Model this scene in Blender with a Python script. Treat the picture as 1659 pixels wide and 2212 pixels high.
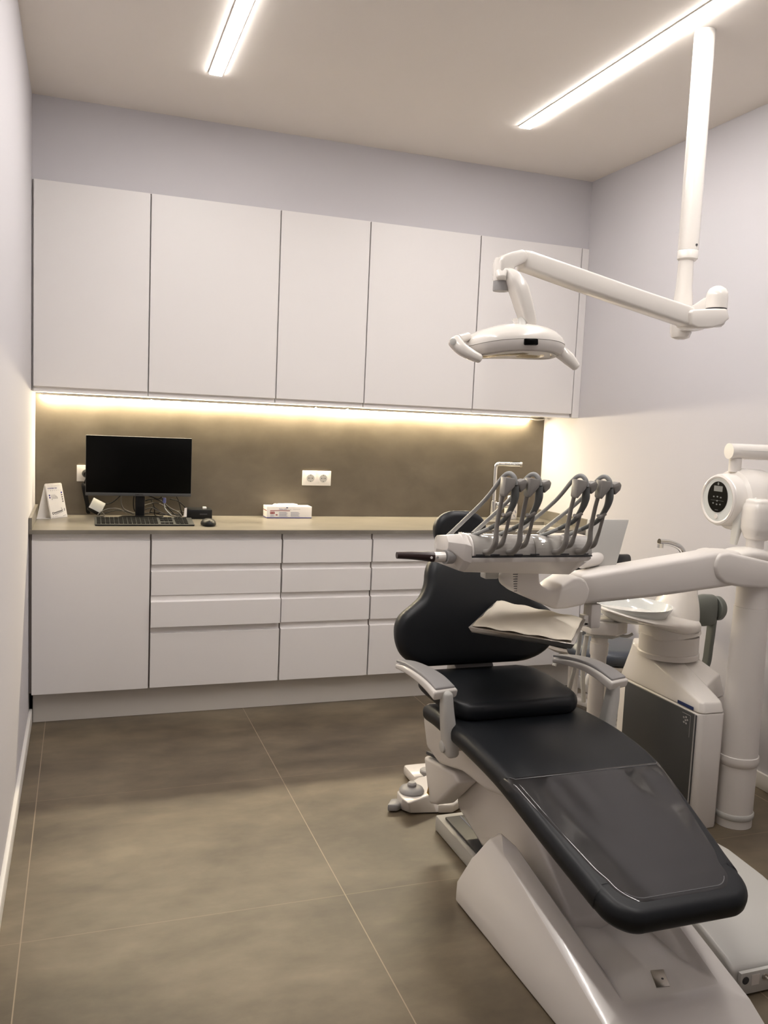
import bpy, bmesh, math, random
from mathutils import Vector, Matrix, Quaternion
random.seed(7)
for o in list(bpy.data.objects): bpy.data.objects.remove(o)
scene = bpy.context.scene
COL = scene.collection
PI = math.pi

# ------------------------------------------------------------------ camera, light level
CAM_Z = 1.386
cd = bpy.data.cameras.new('camera'); cam = bpy.data.objects.new('camera', cd); COL.objects.link(cam)
yaw, pit, rol = .3432, -.1016, .0438
fw = Vector((math.sin(yaw)*math.cos(pit), math.cos(yaw)*math.cos(pit), math.sin(pit)))
rt = Vector((math.cos(yaw), -math.sin(yaw), 0)); up = rt.cross(fw)
r2 = rt*math.cos(rol)+up*math.sin(rol); u2 = up*math.cos(rol)-rt*math.sin(rol)
cam.matrix_world = Matrix(((r2.x,u2.x,-fw.x,0),(r2.y,u2.y,-fw.y,0),(r2.z,u2.z,-fw.z,CAM_Z),(0,0,0,1)))
cd.sensor_fit = 'HORIZONTAL'; cd.sensor_width = 36; cd.lens = 1851.6/1659*36; cd.clip_start = .02
scene.camera = cam
scene.view_settings.view_transform = 'Standard'; scene.view_settings.look = 'None'
scene.view_settings.gamma = 1; scene.view_settings.use_curve_mapping = False
scene.view_settings.exposure = 0.0
CEIL_STRENGTH = 67.0
LED_STRENGTH = 118.0
CEIL_COLOR = (1.0, .955, .915)
LED_COLOR = (1.0, .86, .60)
w = bpy.data.worlds.new('world'); scene.world = w; w.use_nodes = True
w.node_tree.nodes['Background'].inputs[0].default_value = (1, .93, .85, 1)
w.node_tree.nodes['Background'].inputs[1].default_value = 0.10

# ------------------------------------------------------------------ materials
def nodes(name):
    m = bpy.data.materials.new(name); m.use_nodes = True
    nt = m.node_tree; return m, nt, nt.nodes['Principled BSDF']
def mat(name, col, rough=.5, metal=0, spec=.5, coat=0, var=.0, vscale=3, bump=0, bscale=200, stretch=None, ior=None):
    m, nt, b = nodes(name)
    b.inputs['Base Color'].default_value = (*col, 1); b.inputs['Roughness'].default_value = rough
    b.inputs['Metallic'].default_value = metal; b.inputs['Specular IOR Level'].default_value = spec
    b.inputs['Coat Weight'].default_value = coat; b.inputs['Coat Roughness'].default_value = .08
    tc = nt.nodes.new('ShaderNodeTexCoord')
    if var:
        n = nt.nodes.new('ShaderNodeTexNoise'); n.inputs['Scale'].default_value = vscale; n.inputs['Detail'].default_value = 4
        nt.links.new(tc.outputs['Object'], n.inputs['Vector'])
        r = nt.nodes.new('ShaderNodeMixRGB'); r.inputs[1].default_value = tuple(c*(1-var) for c in col)+(1,); r.inputs[2].default_value = tuple(min(1,c*(1+var)) for c in col)+(1,)
        nt.links.new(n.outputs['Fac'], r.inputs[0]); nt.links.new(r.outputs[0], b.inputs['Base Color'])
    if bump:
        n = nt.nodes.new('ShaderNodeTexNoise'); n.inputs['Scale'].default_value = bscale
        nt.links.new(tc.outputs['Object'], n.inputs['Vector'])
        bp = nt.nodes.new('ShaderNodeBump'); bp.inputs['Strength'].default_value = bump; bp.inputs['Distance'].default_value = .002
        nt.links.new(n.outputs['Fac'], bp.inputs['Height']); nt.links.new(bp.outputs[0], b.inputs['Normal'])
    return m
def emis(name, col, s):
    m, nt, b = nodes(name)
    b.inputs['Base Color'].default_value = (.8,.8,.8,1)
    b.inputs['Emission Color'].default_value = (*col,1); b.inputs['Emission Strength'].default_value = s
    return m
def concrete(name, c1, c2, c3, rough, tiles=None, scale=1.2):
    """mottled cement look; tiles = (x0, dx, y0, dy, half groove, grout colour)"""
    m, nt, b = nodes(name); L = nt.links
    tc = nt.nodes.new('ShaderNodeTexCoord')
    mp = nt.nodes.new('ShaderNodeMapping'); mp.inputs['Scale'].default_value = (1, 1.7, 1.5); L.new(tc.outputs['Object'], mp.inputs[0])
    n = nt.nodes.new('ShaderNodeTexNoise'); n.inputs['Scale'].default_value = scale; n.inputs['Detail'].default_value = 9; n.inputs['Roughness'].default_value = .62; n.inputs['Distortion'].default_value = .15
    L.new(mp.outputs[0], n.inputs['Vector'])
    cr = nt.nodes.new('ShaderNodeValToRGB'); e = cr.color_ramp.elements
    e[0].position = .34; e[0].color = (*c1,1); e[1].position = .66; e[1].color = (*c3,1)
    k = e.new(.5); k.color = (*c2,1)
    L.new(n.outputs['Fac'], cr.inputs[0]); out = cr.outputs[0]
    n2 = nt.nodes.new('ShaderNodeTexNoise'); n2.inputs['Scale'].default_value = 5.5; n2.inputs['Detail'].default_value = 8; n2.inputs['Distortion'].default_value = .2; L.new(mp.outputs[0], n2.inputs['Vector'])
    cr2 = nt.nodes.new('ShaderNodeValToRGB'); cr2.color_ramp.elements[0].position = .35; cr2.color_ramp.elements[0].color = (.86,.85,.84,1); cr2.color_ramp.elements[1].position = .72; cr2.color_ramp.elements[1].color = (1.1,1.1,1.1,1)
    L.new(n2.outputs['Fac'], cr2.inputs[0])
    mm = nt.nodes.new('ShaderNodeMixRGB'); mm.blend_type = 'MULTIPLY'; mm.inputs[0].default_value = 1
    L.new(out, mm.inputs[1]); L.new(cr2.outputs[0], mm.inputs[2]); out = mm.outputs[0]
    b.inputs['Roughness'].default_value = rough
    if tiles:
        x0, dx, y0, dy, hw, gc = tiles
        sp = nt.nodes.new('ShaderNodeSeparateXYZ'); L.new(tc.outputs['Object'], sp.inputs[0])
        def ax(o, a0, d):
            s = nt.nodes.new('ShaderNodeMath'); s.operation = 'SUBTRACT'; s.inputs[1].default_value = a0-d/2-50*d; L.new(o, s.inputs[0])
            q = nt.nodes.new('ShaderNodeMath'); q.operation = 'MODULO'; q.inputs[1].default_value = d; L.new(s.outputs[0], q.inputs[0])
            t = nt.nodes.new('ShaderNodeMath'); t.operation = 'SUBTRACT'; t.inputs[1].default_value = d/2; L.new(q.outputs[0], t.inputs[0])
            a = nt.nodes.new('ShaderNodeMath'); a.operation = 'ABSOLUTE'; L.new(t.outputs[0], a.inputs[0])
            c = nt.nodes.new('ShaderNodeMath'); c.operation = 'LESS_THAN'; c.inputs[1].default_value = hw; L.new(a.outputs[0], c.inputs[0]); return c.outputs[0]
        gx, gy = ax(sp.outputs[0], x0, dx), ax(sp.outputs[1], y0, dy)
        a = nt.nodes.new('ShaderNodeMath'); a.operation = 'MULTIPLY'; a.inputs[1].default_value = .38; L.new(gy, a.inputs[0])
        mx = nt.nodes.new('ShaderNodeMath'); mx.operation = 'MAXIMUM'; L.new(gx, mx.inputs[0]); L.new(a.outputs[0], mx.inputs[1])
        mg = nt.nodes.new('ShaderNodeMixRGB'); mg.inputs[2].default_value = (*gc,1); L.new(mx.outputs[0], mg.inputs[0]); L.new(out, mg.inputs[1]); out = mg.outputs[0]
    L.new(out, b.inputs['Base Color'])
    return m
M = {}
M['wall'] = mat('wall_paint', (.60,.583,.606), .85, spec=.2, bump=.08, bscale=350)
M['ceiling'] = mat('ceiling_paint', (.84,.785,.725), .9, spec=.2)
M['cabinet'] = mat('white_lacquer', (.80,.775,.765), .42, spec=.4, var=.01)
M['carcass'] = mat('carcass_grey', (.30,.26,.24), .6)
M['plinth'] = mat('plinth_laminate', (.66,.63,.59), .5, var=.03)
M['board'] = mat('baseboard_white', (.85,.82,.78), .45)
M['floor'] = concrete('floor_tile', (.082,.062,.040), (.138,.108,.070), (.195,.155,.103), .42, (-.137,.885,2.287,.868,.0016,(.30,.235,.165)), 1.7)
M['splash'] = concrete('backsplash_cement', (.108,.090,.068), (.130,.109,.082), (.153,.130,.100), .5, None, 1.6)
M['top'] = concrete('worktop_stone', (.185,.168,.142), (.20,.182,.154), (.215,.197,.166), .3, None, 3)
M['ceil_led'] = emis('ceiling_led_diffuser', CEIL_COLOR, CEIL_STRENGTH)
M['led'] = emis('under_cabinet_led', LED_COLOR, LED_STRENGTH)
M['white'] = mat('gloss_white_plastic', (.78,.74,.70), .22, spec=.5, coat=.4)
M['white2'] = mat('satin_white_plastic', (.74,.70,.66), .38, spec=.45)
M['enamel'] = mat('white_enamel_metal', (.80,.76,.71), .25, coat=.5)
M['pale'] = mat('pale_grey_plastic', (.55,.54,.51), .35)
M['disp'] = mat('display_back_grey', (.46,.44,.42), .45)
M['filmedge'] = mat('film_edge', (.16,.16,.17), .25)
M['keys'] = mat('matte_black_keys', (.006,.006,.0065), .8, spec=.05)
M['adapter'] = mat('silver_grey_paint', (.20,.20,.205), .4)
M['kcase'] = mat('keyboard_rim', (.018,.019,.020), .6, spec=.2)
M['grey'] = mat('grey_plastic', (.33,.32,.315), .4)
M['holder'] = mat('holder_grey', (.25,.235,.22), .35)
M['hose'] = mat('hose_grey', (.31,.315,.31), .42)
M['hose2'] = mat('dark_hose_grey', (.13,.14,.14), .45)
M['dgrey'] = mat('dark_grey_panel', (.045,.046,.047), .4)
M['leather'] = mat('dark_upholstery', (.009,.0105,.013), .42, spec=.32)
M['leather2'] = mat('blue_grey_upholstery', (.045,.055,.075), .35, spec=.5)
M['black'] = mat('black_plastic', (.006,.006,.0065), .45, spec=.3)
M['screen'] = mat('monitor_glass', (.002,.002,.002), .3, spec=.08)
M['chrome'] = mat('chrome', (.72,.72,.72), .09, metal=1)
M['steel'] = mat('brushed_steel', (.50,.47,.43), .32, metal=1)
M['alu'] = mat('silver_bezel', (.07,.072,.075), .45, metal=.3)
M['wood'] = mat('dark_brown_handle', (.030,.014,.013), .3, var=.3, vscale=30)
M['paper'] = mat('cream_crepe_paper', (.66,.60,.50), .8, bump=.3, bscale=500)
M['card'] = mat('white_card', (.82,.79,.76), .6)
M['purple'] = mat('violet_print', (.06,.055,.26), .6)
M['grid'] = mat('grey_print', (.16,.15,.145), .6)
M['faint'] = mat('faint_print', (.34,.32,.31), .6)
M['red'] = mat('dark_red_print', (.25,.02,.03), .6)
M['bluegrey'] = mat('blue_grey_print', (.38,.38,.44), .6)
M['ink'] = mat('dark_print', (.05,.05,.055), .6)
M['blue'] = mat('blue_plastic', (.012,.03,.12), .4)
M['vga'] = mat('violet_plug', (.16,.18,.45), .4)
M['yellow'] = mat('warning_yellow', (.50,.30,.04), .5)
M['greengrey'] = mat('green_grey_shell', (.155,.165,.145), .45)
M['lcd'] = mat('lcd_grey', (.20,.21,.21), .3)
M['glasslamp'] = mat('lamp_reflector', (.75,.66,.50), .12, metal=.9)
M['ceramic'] = mat('frosted_bowl', (.70,.72,.70), .12, coat=.6)
M['chain'] = mat('warm_grey_cable', (.075,.068,.058), .5)
M['tissue'] = mat('white_glove_latex', (.85,.84,.82), .7)
def film():
    m, nt, b = nodes('clear_plastic_film')
    b.inputs['Base Color'].default_value = (.013,.012,.013,1); b.inputs['Roughness'].default_value = .4; b.inputs['Specular IOR Level'].default_value = .15
    b.inputs['Coat Weight'].default_value = .75; b.inputs['Coat Roughness'].default_value = .07
    tc = nt.nodes.new('ShaderNodeTexCoord'); n = nt.nodes.new('ShaderNodeTexNoise'); n.inputs['Scale'].default_value = 3.2; n.inputs['Detail'].default_value = 1
    mp = nt.nodes.new('ShaderNodeMapping'); mp.inputs['Rotation'].default_value = (0,0,.7); mp.inputs['Scale'].default_value = (2.0,.6,1)
    nt.links.new(tc.outputs['Object'], mp.inputs[0]); nt.links.new(mp.outputs[0], n.inputs['Vector'])
    bp = nt.nodes.new('ShaderNodeBump'); bp.inputs['Strength'].default_value = .5; bp.inputs['Distance'].default_value = .03
    nt.links.new(n.outputs['Fac'], bp.inputs['Height']); nt.links.new(bp.outputs[0], b.inputs['Coat Normal'])
    return m
M['film'] = film()
def clear():
    m, nt, b = nodes('clear_gloss_cover')
    b.inputs['Base Color'].default_value = (.42,.40,.37,1); b.inputs['Roughness'].default_value = .07
    b.inputs['Coat Weight'].default_value = 1; b.inputs['Coat Roughness'].default_value = .03
    return m
M['clear'] = clear()

# ------------------------------------------------------------------ object helpers
def origin(o):
    p = Vector((0,0,0))
    while o: p += o.location; o = o.parent
    return p
def ob(name, bm, m, parent=None, smooth=40, label=None, cat=None, group=None, kind=None, base=None):
    """link a bmesh in world coordinates as one mesh object"""
    me = bpy.data.meshes.new(name)
    bmesh.ops.recalc_face_normals(bm, faces=bm.faces[:])
    off = origin(parent) if parent else Vector(base or (0,0,0))
    if off.length: bmesh.ops.translate(bm, verts=bm.verts[:], vec=-off)
    bm.to_mesh(me); bm.free()
    me.materials.append(M[m] if isinstance(m, str) else m)
    if smooth:
        me.shade_smooth(); me.set_sharp_from_angle(angle=math.radians(smooth))
    o = bpy.data.objects.new(name, me); COL.objects.link(o)
    if parent: o.parent = parent
    elif base: o.location = base
    tag(o, label, cat, group, kind)
    return o
def tag(o, label=None, cat=None, group=None, kind=None):
    if label: o['label'] = label
    if cat: o['category'] = cat
    if group: o['group'] = group
    if kind: o['kind'] = kind
    return o
def thing(name, label, cat, loc=(0,0,0), group=None):
    o = bpy.data.objects.new(name, None); COL.objects.link(o); o.location = loc; o.empty_display_size = .05
    return tag(o, label, cat, group)
def dup(root, loc, label=None, group=None):
    r = root.copy(); COL.objects.link(r); r.location = loc
    if label: r['label'] = label
    if group: r['group'] = group
    for ch in list(root.children):
        c = ch.copy(); COL.objects.link(c); c.parent = r
        for g in ch.children:
            d = g.copy(); COL.objects.link(d); d.parent = c
    return r
def join(bm, other):
    me = bpy.data.meshes.new('tmp'); other.to_mesh(me); other.free(); bm.from_mesh(me); bpy.data.meshes.remove(me)
def B(*boxes, b=0, seg=2):
    bm = bmesh.new()
    for x in boxes: box(bm, *x, b=b, seg=seg)
    return bm
def box(bm, x0, x1, y0, y1, z0, z1, b=0, seg=2, mtx=None):
    t = bmesh.new(); bmesh.ops.create_cube(t, size=1)
    for v in t.verts: v.co = Vector(((v.co.x+.5)*(x1-x0)+x0, (v.co.y+.5)*(y1-y0)+y0, (v.co.z+.5)*(z1-z0)+z0))
    if b: bmesh.ops.bevel(t, geom=t.edges[:], offset=b, segments=seg, profile=.5, affect='EDGES', clamp_overlap=True)
    if mtx: t.transform(mtx)
    join(bm, t)
def prism(poly, axis, a0, a1, b=0, seg=2, bm=None, mtx=None):
    """poly: 2D outline; axis 'x' -> (y,z), 'y' -> (x,z), 'z' -> (x,y)"""
    t = bmesh.new()
    f = {'x': lambda p,a: (a,p[0],p[1]), 'y': lambda p,a: (p[0],a,p[1]), 'z': lambda p,a: (p[0],p[1],a)}[axis]
    A = [t.verts.new(f(p,a0)) for p in poly]; Bv = [t.verts.new(f(p,a1)) for p in poly]
    t.faces.new(A); t.faces.new(Bv[::-1]); n = len(poly)
    for i in range(n): t.faces.new((A[i],Bv[i],Bv[(i+1)%n],A[(i+1)%n]))
    bmesh.ops.recalc_face_normals(t, faces=t.faces[:])
    if b: bmesh.ops.bevel(t, geom=t.edges[:], offset=b, segments=seg, profile=.5, affect='EDGES', clamp_overlap=True)
    if mtx: t.transform(mtx)
    if bm is None: return t
    join(bm, t); return bm
def lathe(prof, c, axis=(0,0,1), n=40, bm=None, cap=True, sx=1, sy=1):
    """prof: list of (radius, height along axis) from point c"""
    t = bmesh.new(); q = Vector((0,0,1)).rotation_difference(Vector(axis).normalized())
    rings = []
    for r, h in prof:
        rings.append([t.verts.new(Vector(c)+q@Vector((r*sx*math.cos(2*PI*i/n), r*sy*math.sin(2*PI*i/n), h))) for i in range(n)])
    for a, b_ in zip(rings, rings[1:]):
        for i in range(n): t.faces.new((a[i],a[(i+1)%n],b_[(i+1)%n],b_[i]))
    if cap: t.faces.new(rings[0][::-1]); t.faces.new(rings[-1])
    if bm is None: return t
    join(bm, t); return bm
def smooth_pts(P, k=6):
    P = [Vector(p) for p in P]
    if k <= 1 or len(P) < 3: return P, [i for i in range(len(P))]
    out, ts = [], []
    for i in range(len(P)-1):
        p0 = P[i-1] if i else P[0]*2-P[1]; p1, p2 = P[i], P[i+1]; p3 = P[i+2] if i+2 < len(P) else P[-1]*2-P[-2]
        for j in range(k):
            t = j/k
            out.append(.5*((2*p1)+(p2-p0)*t+(2*p0-5*p1+4*p2-p3)*t*t+(3*p1-p0-3*p2+p3)*t**3)); ts.append(i+t)
    out.append(P[-1]); ts.append(len(P)-1)
    return out, ts
def lerp_list(L, t):
    i = min(int(t), len(L)-1); j = min(i+1, len(L)-1); f = t-i
    a, b_ = L[i], L[j]
    if isinstance(a, (int,float)): return a+(b_-a)*f
    return tuple(p+(q-p)*f for p, q in zip(a, b_))
def tube(P, r, k=6, n=12, bm=None, cap=True):
    """round tube through points; r number or list"""
    R = r if isinstance(r, list) else [r]*len(P)
    return sweep(P, [(x,x) for x in R], (0.13,0.27,.95), k, n, 2, bm)
def sweep(P, secs, upv=(0,0,1), k=6, n=20, ex=2.0, bm=None, round_end=0):
    """superellipse section (half width, half height) swept along smoothed points; width axis = tangent x up"""
    Q, ts = smooth_pts(P, k); t = bmesh.new(); rings = []
    prev = None; U0 = Vector(upv)
    S = [lerp_list(secs, x) for x in ts]
    N = len(Q)
    items = []
    for i in range(N):
        tan = (Q[min(i+1,N-1)]-Q[max(i-1,0)]).normalized()
        side = tan.cross(U0)
        if side.length < 1e-4: side = prev or Vector((1,0,0))
        side.normalize()
        if prev and upv == (0.13,0.27,.95):
            side = (prev-tan*prev.dot(tan)).normalized()
        prev = side; u = side.cross(tan).normalized()
        items.append((Q[i], tan, side, u, S[i]))
    if round_end:
        def cap_items(it, sgn, rr):
            c, tn, sd, u, s = it; m_ = min(s); res = []
            for a in (15, 35, 55, 75, 88):
                a = math.radians(a); res.append((c+tn*sgn*rr*math.sin(a), tn, sd, u, (max(s[0]-rr*(1-math.cos(a)),.0005), max(s[1]-rr*(1-math.cos(a)),.0005))))
            return res
        rr0 = min(round_end, min(S[0])*.98); rr1 = min(round_end, min(S[-1])*.98)
        items = cap_items(items[0], -1, rr0)[::-1]+items+cap_items(items[-1], 1, rr1)
    for c, tn, sd, u, s in items:
        ring = []
        for j in range(n):
            a = 2*PI*j/n; ca, sa = math.cos(a), math.sin(a)
            if ex > 0:
                ring.append(t.verts.new(c+sd*s[0]*math.copysign(abs(ca)**(2/ex), ca)+u*s[1]*math.copysign(abs(sa)**(2/ex), sa)))
            else:                      # rounded rectangle, corner radius = -ex * smaller half size
                m4 = n//4; qd, jj = divmod(j, m4); rr = -ex*min(s); aa = (qd+jj/(m4-1))*PI/2
                ring.append(t.verts.new(c+sd*((s[0]-rr)*(1,-1,-1,1)[qd]+rr*math.cos(aa))+u*((s[1]-rr)*(1,1,-1,-1)[qd]+rr*math.sin(aa))))
        rings.append(ring)
    for a, b_ in zip(rings, rings[1:]):
        for i in range(n): t.faces.new((a[i],a[(i+1)%n],b_[(i+1)%n],b_[i]))
    t.faces.new(rings[0][::-1]); t.faces.new(rings[-1])
    if bm is None: return t
    join(bm, t); return bm
def cushion(st, r, th, N=None, lift=0, open_bottom=False, k=4, lo=-90, want_edge=False):
    """upholstered pad: st = (centre point on the top face, half width) stations, rolled edge radius r, thickness th;
    N = direction of the padded face (default: perpendicular to the path, upwards)"""
    C_, ts = smooth_pts([p for p, h_ in st], k); HW = [lerp_list([h_ for p, h_ in st], t) for t in ts] if k == 1 else [v.x for v in smooth_pts([Vector((h_,0,0)) for p, h_ in st], k)[0]]
    S = [0]
    for a, b_ in zip(C_, C_[1:]): S.append(S[-1]+(b_-a).length)
    X0 = [c.x for c in C_]
    out = [(s_, x-h_) for s_, x, h_ in zip(S, X0, HW)]+[(s_, x+h_) for s_, x, h_ in reversed(list(zip(S, X0, HW)))]
    n = len(out); nor = []
    for i in range(n):
        a, b_ = Vector(out[i-1]), Vector(out[(i+1)%n]); c = Vector(out[i])
        e1, e2 = (c-a).normalized(), (b_-c).normalized()
        d = (Vector((-e1.y,e1.x))+Vector((-e2.y,e2.x)))*.5
        nor.append(d.normalized()*min(1/max(d.length,.5),1.6))
    area = sum(out[i][0]*out[(i+1)%n][1]-out[(i+1)%n][0]*out[i][1] for i in range(n))
    if area < 0: nor = [-v for v in nor]
    def at(s_, x, h_):
        s_ = min(max(s_, 0), S[-1]); j = max(i for i in range(len(S)) if S[i] <= s_+1e-9); j = min(j, len(S)-2); f = (s_-S[j])/(S[j+1]-S[j])
        c = C_[j].lerp(C_[j+1], f); tn = (C_[j+1]-C_[j]).normalized(); t0 = (C_[j]-C_[j-1]).normalized() if j else tn
        tn = (t0*(1-f)+tn*f).normalized()
        u = Vector(N) if N else Vector((1,0,0)).cross(tn)
        if not N and u.z < 0: u = -u
        return Vector((x, c.y, c.z))+u.normalized()*h_
    bm = bmesh.new(); rings = []; hs = max(th-2*r, 0)
    angs = list(range(lo, 91, 15))
    for a in angs:
        a = math.radians(a); ins = r*(1-math.cos(a)); hh_ = -r+r*math.sin(a)-(hs if a < 0 else 0)+lift
        rings.append([bm.verts.new(at(o[0]+v.x*ins, o[1]+v.y*ins, hh_)) for o, v in zip(out, nor)])
    for a, b_ in zip(rings, rings[1:]):
        for i in range(n): bm.faces.new((a[i],a[(i+1)%n],b_[(i+1)%n],b_[i]))
    m_ = n//2
    for ring in ([rings[-1]] if open_bottom else [rings[-1], rings[0]]):
        for i in range(m_-1): bm.faces.new((ring[i],ring[i+1],ring[n-2-i],ring[n-1-i]))
    if want_edge: return bm, [v.co.copy() for v in rings[-1]], [v.co.copy() for v in rings[0]]
    return bm
def text(name, body, size, pos, m, parent, ax=(1,0,0), ay=(0,0,1), ext=.0004, align='LEFT', bold=0):
    """flat lettering lying in the plane spanned by ax (reading direction) and ay (up)"""
    cu = bpy.data.curves.new('lettering', 'FONT'); cu.body = body; cu.size = size; cu.extrude = ext; cu.align_x = align; cu.offset = bold
    o = bpy.data.objects.new('lettering', cu); COL.objects.link(o)
    dg = bpy.context.evaluated_depsgraph_get(); me = bpy.data.meshes.new_from_object(o.evaluated_get(dg))
    bpy.data.objects.remove(o); bpy.data.curves.remove(cu)
    bm = bmesh.new(); bm.from_mesh(me); bpy.data.meshes.remove(me)
    X, Y = Vector(ax).normalized(), Vector(ay).normalized(); Z = X.cross(Y)
    bm.transform(Matrix(((X.x,Y.x,Z.x,pos[0]),(X.y,Y.y,Z.y,pos[1]),(X.z,Y.z,Z.z,pos[2]),(0,0,0,1))))
    return ob(name, bm, m, parent, smooth=0)
def quad_patch(bm, o, ax, ay, x0, x1, y0, y1, t=.0004):
    """thin printed patch on a plane: o origin, ax, ay unit axes"""
    ax, ay = Vector(ax), Vector(ay); n = ax.cross(ay); c = Vector(o)
    vs = []
    for d in (0, t):
        for (a, b_) in ((x0,y0),(x1,y0),(x1,y1),(x0,y1)): vs.append(bm.verts.new(c+ax*a+ay*b_+n*d))
    for f in ((3,2,1,0),(4,5,6,7),(0,1,5,4),(1,2,6,5),(2,3,7,6),(3,0,4,7)): bm.faces.new([vs[i] for i in f])
def disc_patch(bm, o, ax, ay, cx, cy, rx, ry=None, t=.0004, n=20):
    ax, ay = Vector(ax), Vector(ay); nn = ax.cross(ay); ry = ry or rx
    a = [bm.verts.new(Vector(o)+ax*(cx+rx*math.cos(2*PI*i/n))+ay*(cy+ry*math.sin(2*PI*i/n))) for i in range(n)]
    b_ = [bm.verts.new(v.co+nn*t) for v in a]
    bm.faces.new(b_); bm.faces.new(a[::-1])
    for i in range(n): bm.faces.new((a[i],a[(i+1)%n],b_[(i+1)%n],b_[i]))

# ------------------------------------------------------------------ room shell
XL, XR, YB, YF, H = -.205, 2.59, 4.51, -1.0, 2.733
YS, YU, YD = 4.147, 4.13, 3.93          # soffit face, wall-cabinet fronts, base-cabinet fronts
S = dict(kind='structure')
ob('floor', B((XL-.1,XR+.1,YF-.1,YB+.1,-.1,0)), 'floor', smooth=0, **S)
ob('ceiling', B((XL-.1,XR+.1,YF-.1,YB+.1,H,H+.1)), 'ceiling', smooth=0, **S)
ob('wall_left', B((XL-.1,XL,YF,YB,0,H)), 'wall', smooth=0, **S)
ob('wall_right', B((XR,XR+.1,YF,YB,0,H)), 'wall', smooth=0, **S)
ob('wall_front', B((XL,XR,YF-.1,YF,0,H)), 'wall', smooth=0, **S)
bm = B((XL,XR,YB,YB+.1,0,H)); box(bm, XL, XR, YS, YB+.001, 2.377, H)
ob('wall_back', bm, 'wall', smooth=0, **S)
ob('baseboard_left', B((XL,XL+.014,YF,3.985,0,.066), b=.003), 'board', **S)
ob('baseboard_right', B((XR-.014,XR,YF,3.985,0,.066), b=.003), 'board', **S)

# ------------------------------------------------------------------ ceiling light strips
YS0 = .95
def ceiling_strip(x0, x1, y1, label):
    t = thing('ceiling_light_strip', label, 'light', ((x0+x1)/2, y1, H), 'recessed ceiling light lines')
    ob('channel', B((x0-.004,x0,YS0,y1+.004,H-.004,H+.0), (x1,x1+.004,YS0,y1+.004,H-.004,H), (x0,x1,y1,y1+.004,H-.004,H)), 'enamel', t)
    ob('diffuser', B((x0,x1,YS0,y1,H-.008,H+.0)), 'ceil_led', t, label='glowing white diffuser')
ceiling_strip(.470, .517, 3.575, 'short-looking glowing ceiling light line at upper left')
ceiling_strip(1.832, 1.884, 3.56, 'long diagonal glowing ceiling light line beside the lamp pole')

# ------------------------------------------------------------------ backsplash, worktop, wall cabinets, base cabinets
tag(ob('backsplash', B((XL+.001,XR-.001,YB-.012,YB-.001,.874,1.4645)), 'splash', smooth=0), 'brown cement-look backsplash panel between worktop and wall cabinets', 'backsplash')
YW = YB-.012
t = thing('worktop', 'pale stone worktop along the back wall with low upstands', 'worktop', (1.2,3.915,.855))
bx = [(XL+.002,2.06,3.915,YW-.001,.855,.873), (2.50,XR-.002,3.915,YW-.001,.855,.873), (2.06,2.50,3.915,3.99,.855,.873), (2.06,2.50,4.28,YW-.001,.855,.873)]
bm = B(*bx); bmesh.ops.remove_doubles(bm, verts=bm.verts[:], dist=.0001)
ob('slab', bm, 'top', t, smooth=0)
for xa, xb in ((XL+.002,XL+.014),(XR-.014,XR-.002)):
    ob('upstand', B((xa,xb,3.918,YW-.002,.8735,.925)), 'top', t, smooth=0)
t = thing('sink', 'sunken rectangular sink in the right end of the worktop', 'sink', (2.28,4.13,.70))
bm = B((2.052,2.062,3.982,4.288,.68,.8545),(2.498,2.508,3.982,4.288,.68,.8545),(2.062,2.498,3.982,3.992,.68,.8545),(2.062,2.498,4.278,4.288,.68,.8545),(2.062,2.498,3.992,4.278,.68,.69))
ob('basin', bm, 'plinth', t, smooth=0); ob('drain', lathe([(.035,.6905),(.035,.693),(.02,.6935)], (2.28,4.13,0), n=24), 'steel', t)

def door_front(x0, x1, z0, z1, y, groove):
    """handleless front: groove 'top' or 'bottom' has the finger scoop"""
    g = .028; T = .019
    if groove == 'top':
        poly = [(y,z0),(y,z1-g-.001),(y+.0015,z1-g),(y+.012,z1-g+.001),(y+.0155,z1-g+.004),(y+.017,z1-g+.012),(y+.017,z1),(y+T,z1),(y+T,z0)]
    else:
        poly = [(y,z1),(y,z0+g-.004),(y+.001,z0+g-.005),(y+.012,z0+g-.006),(y+.0155,z0+g-.009),(y+.014,z0+.008),(y+.009,z0),(y+T,z0),(y+T,z1)]
    return prism(poly, 'x', x0, x1)
def carcass(x0, x1, y0, y1, z0, z1, open_top=False):
    t = .016; bm = bmesh.new()
    box(bm, x0, x0+t, y0, y1, z0, z1); box(bm, x1-t, x1, y0, y1, z0, z1); box(bm, x0+t, x1-t, y0, y1, z0, z0+t); box(bm, x0+t, x1-t, y1-.006, y1, z0+t, z1)
    if not open_top: box(bm, x0+t, x1-t, y0, y1-.006, z1-t, z1)
    return bm
UX = [XL+.001, .295, .893, 1.343, 1.943, 2.545]
GU = 'white wall cabinets in a row'
ul = ['narrower white wall cabinet at the far left, above the monitor and calendar', 'wide white wall cabinet, second from the left wall',
      'narrowest white wall cabinet, in the middle of the row', 'wide white wall cabinet, second from the right wall', 'white wall cabinet behind the operating light, at the right end']
for i in range(5):
    a, b_ = UX[i], UX[i+1]
    t = thing('wall_cabinet', ul[i], 'cabinet', ((a+b_)/2, YU, 1.465), GU)
    ob('cabinet_body', carcass(a+.0005, b_-.0005, 4.151, YB-.002, 1.468, 2.376), 'cabinet', t, smooth=0)
    ob('door', door_front(a+(.008 if i == 0 else .0032), b_-.0032, 1.466, 2.3765, YU, 'bottom'), 'cabinet', t, smooth=30)
tag(ob('filler_strip', B((2.548,XR-.001,4.131,4.149,1.468,2.376), (2.549,XR-.001,4.146,4.30,1.467,1.4675)), 'cabinet', smooth=0), 'narrow white filler strip between wall cabinets and right wall', 'filler strip')

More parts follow.
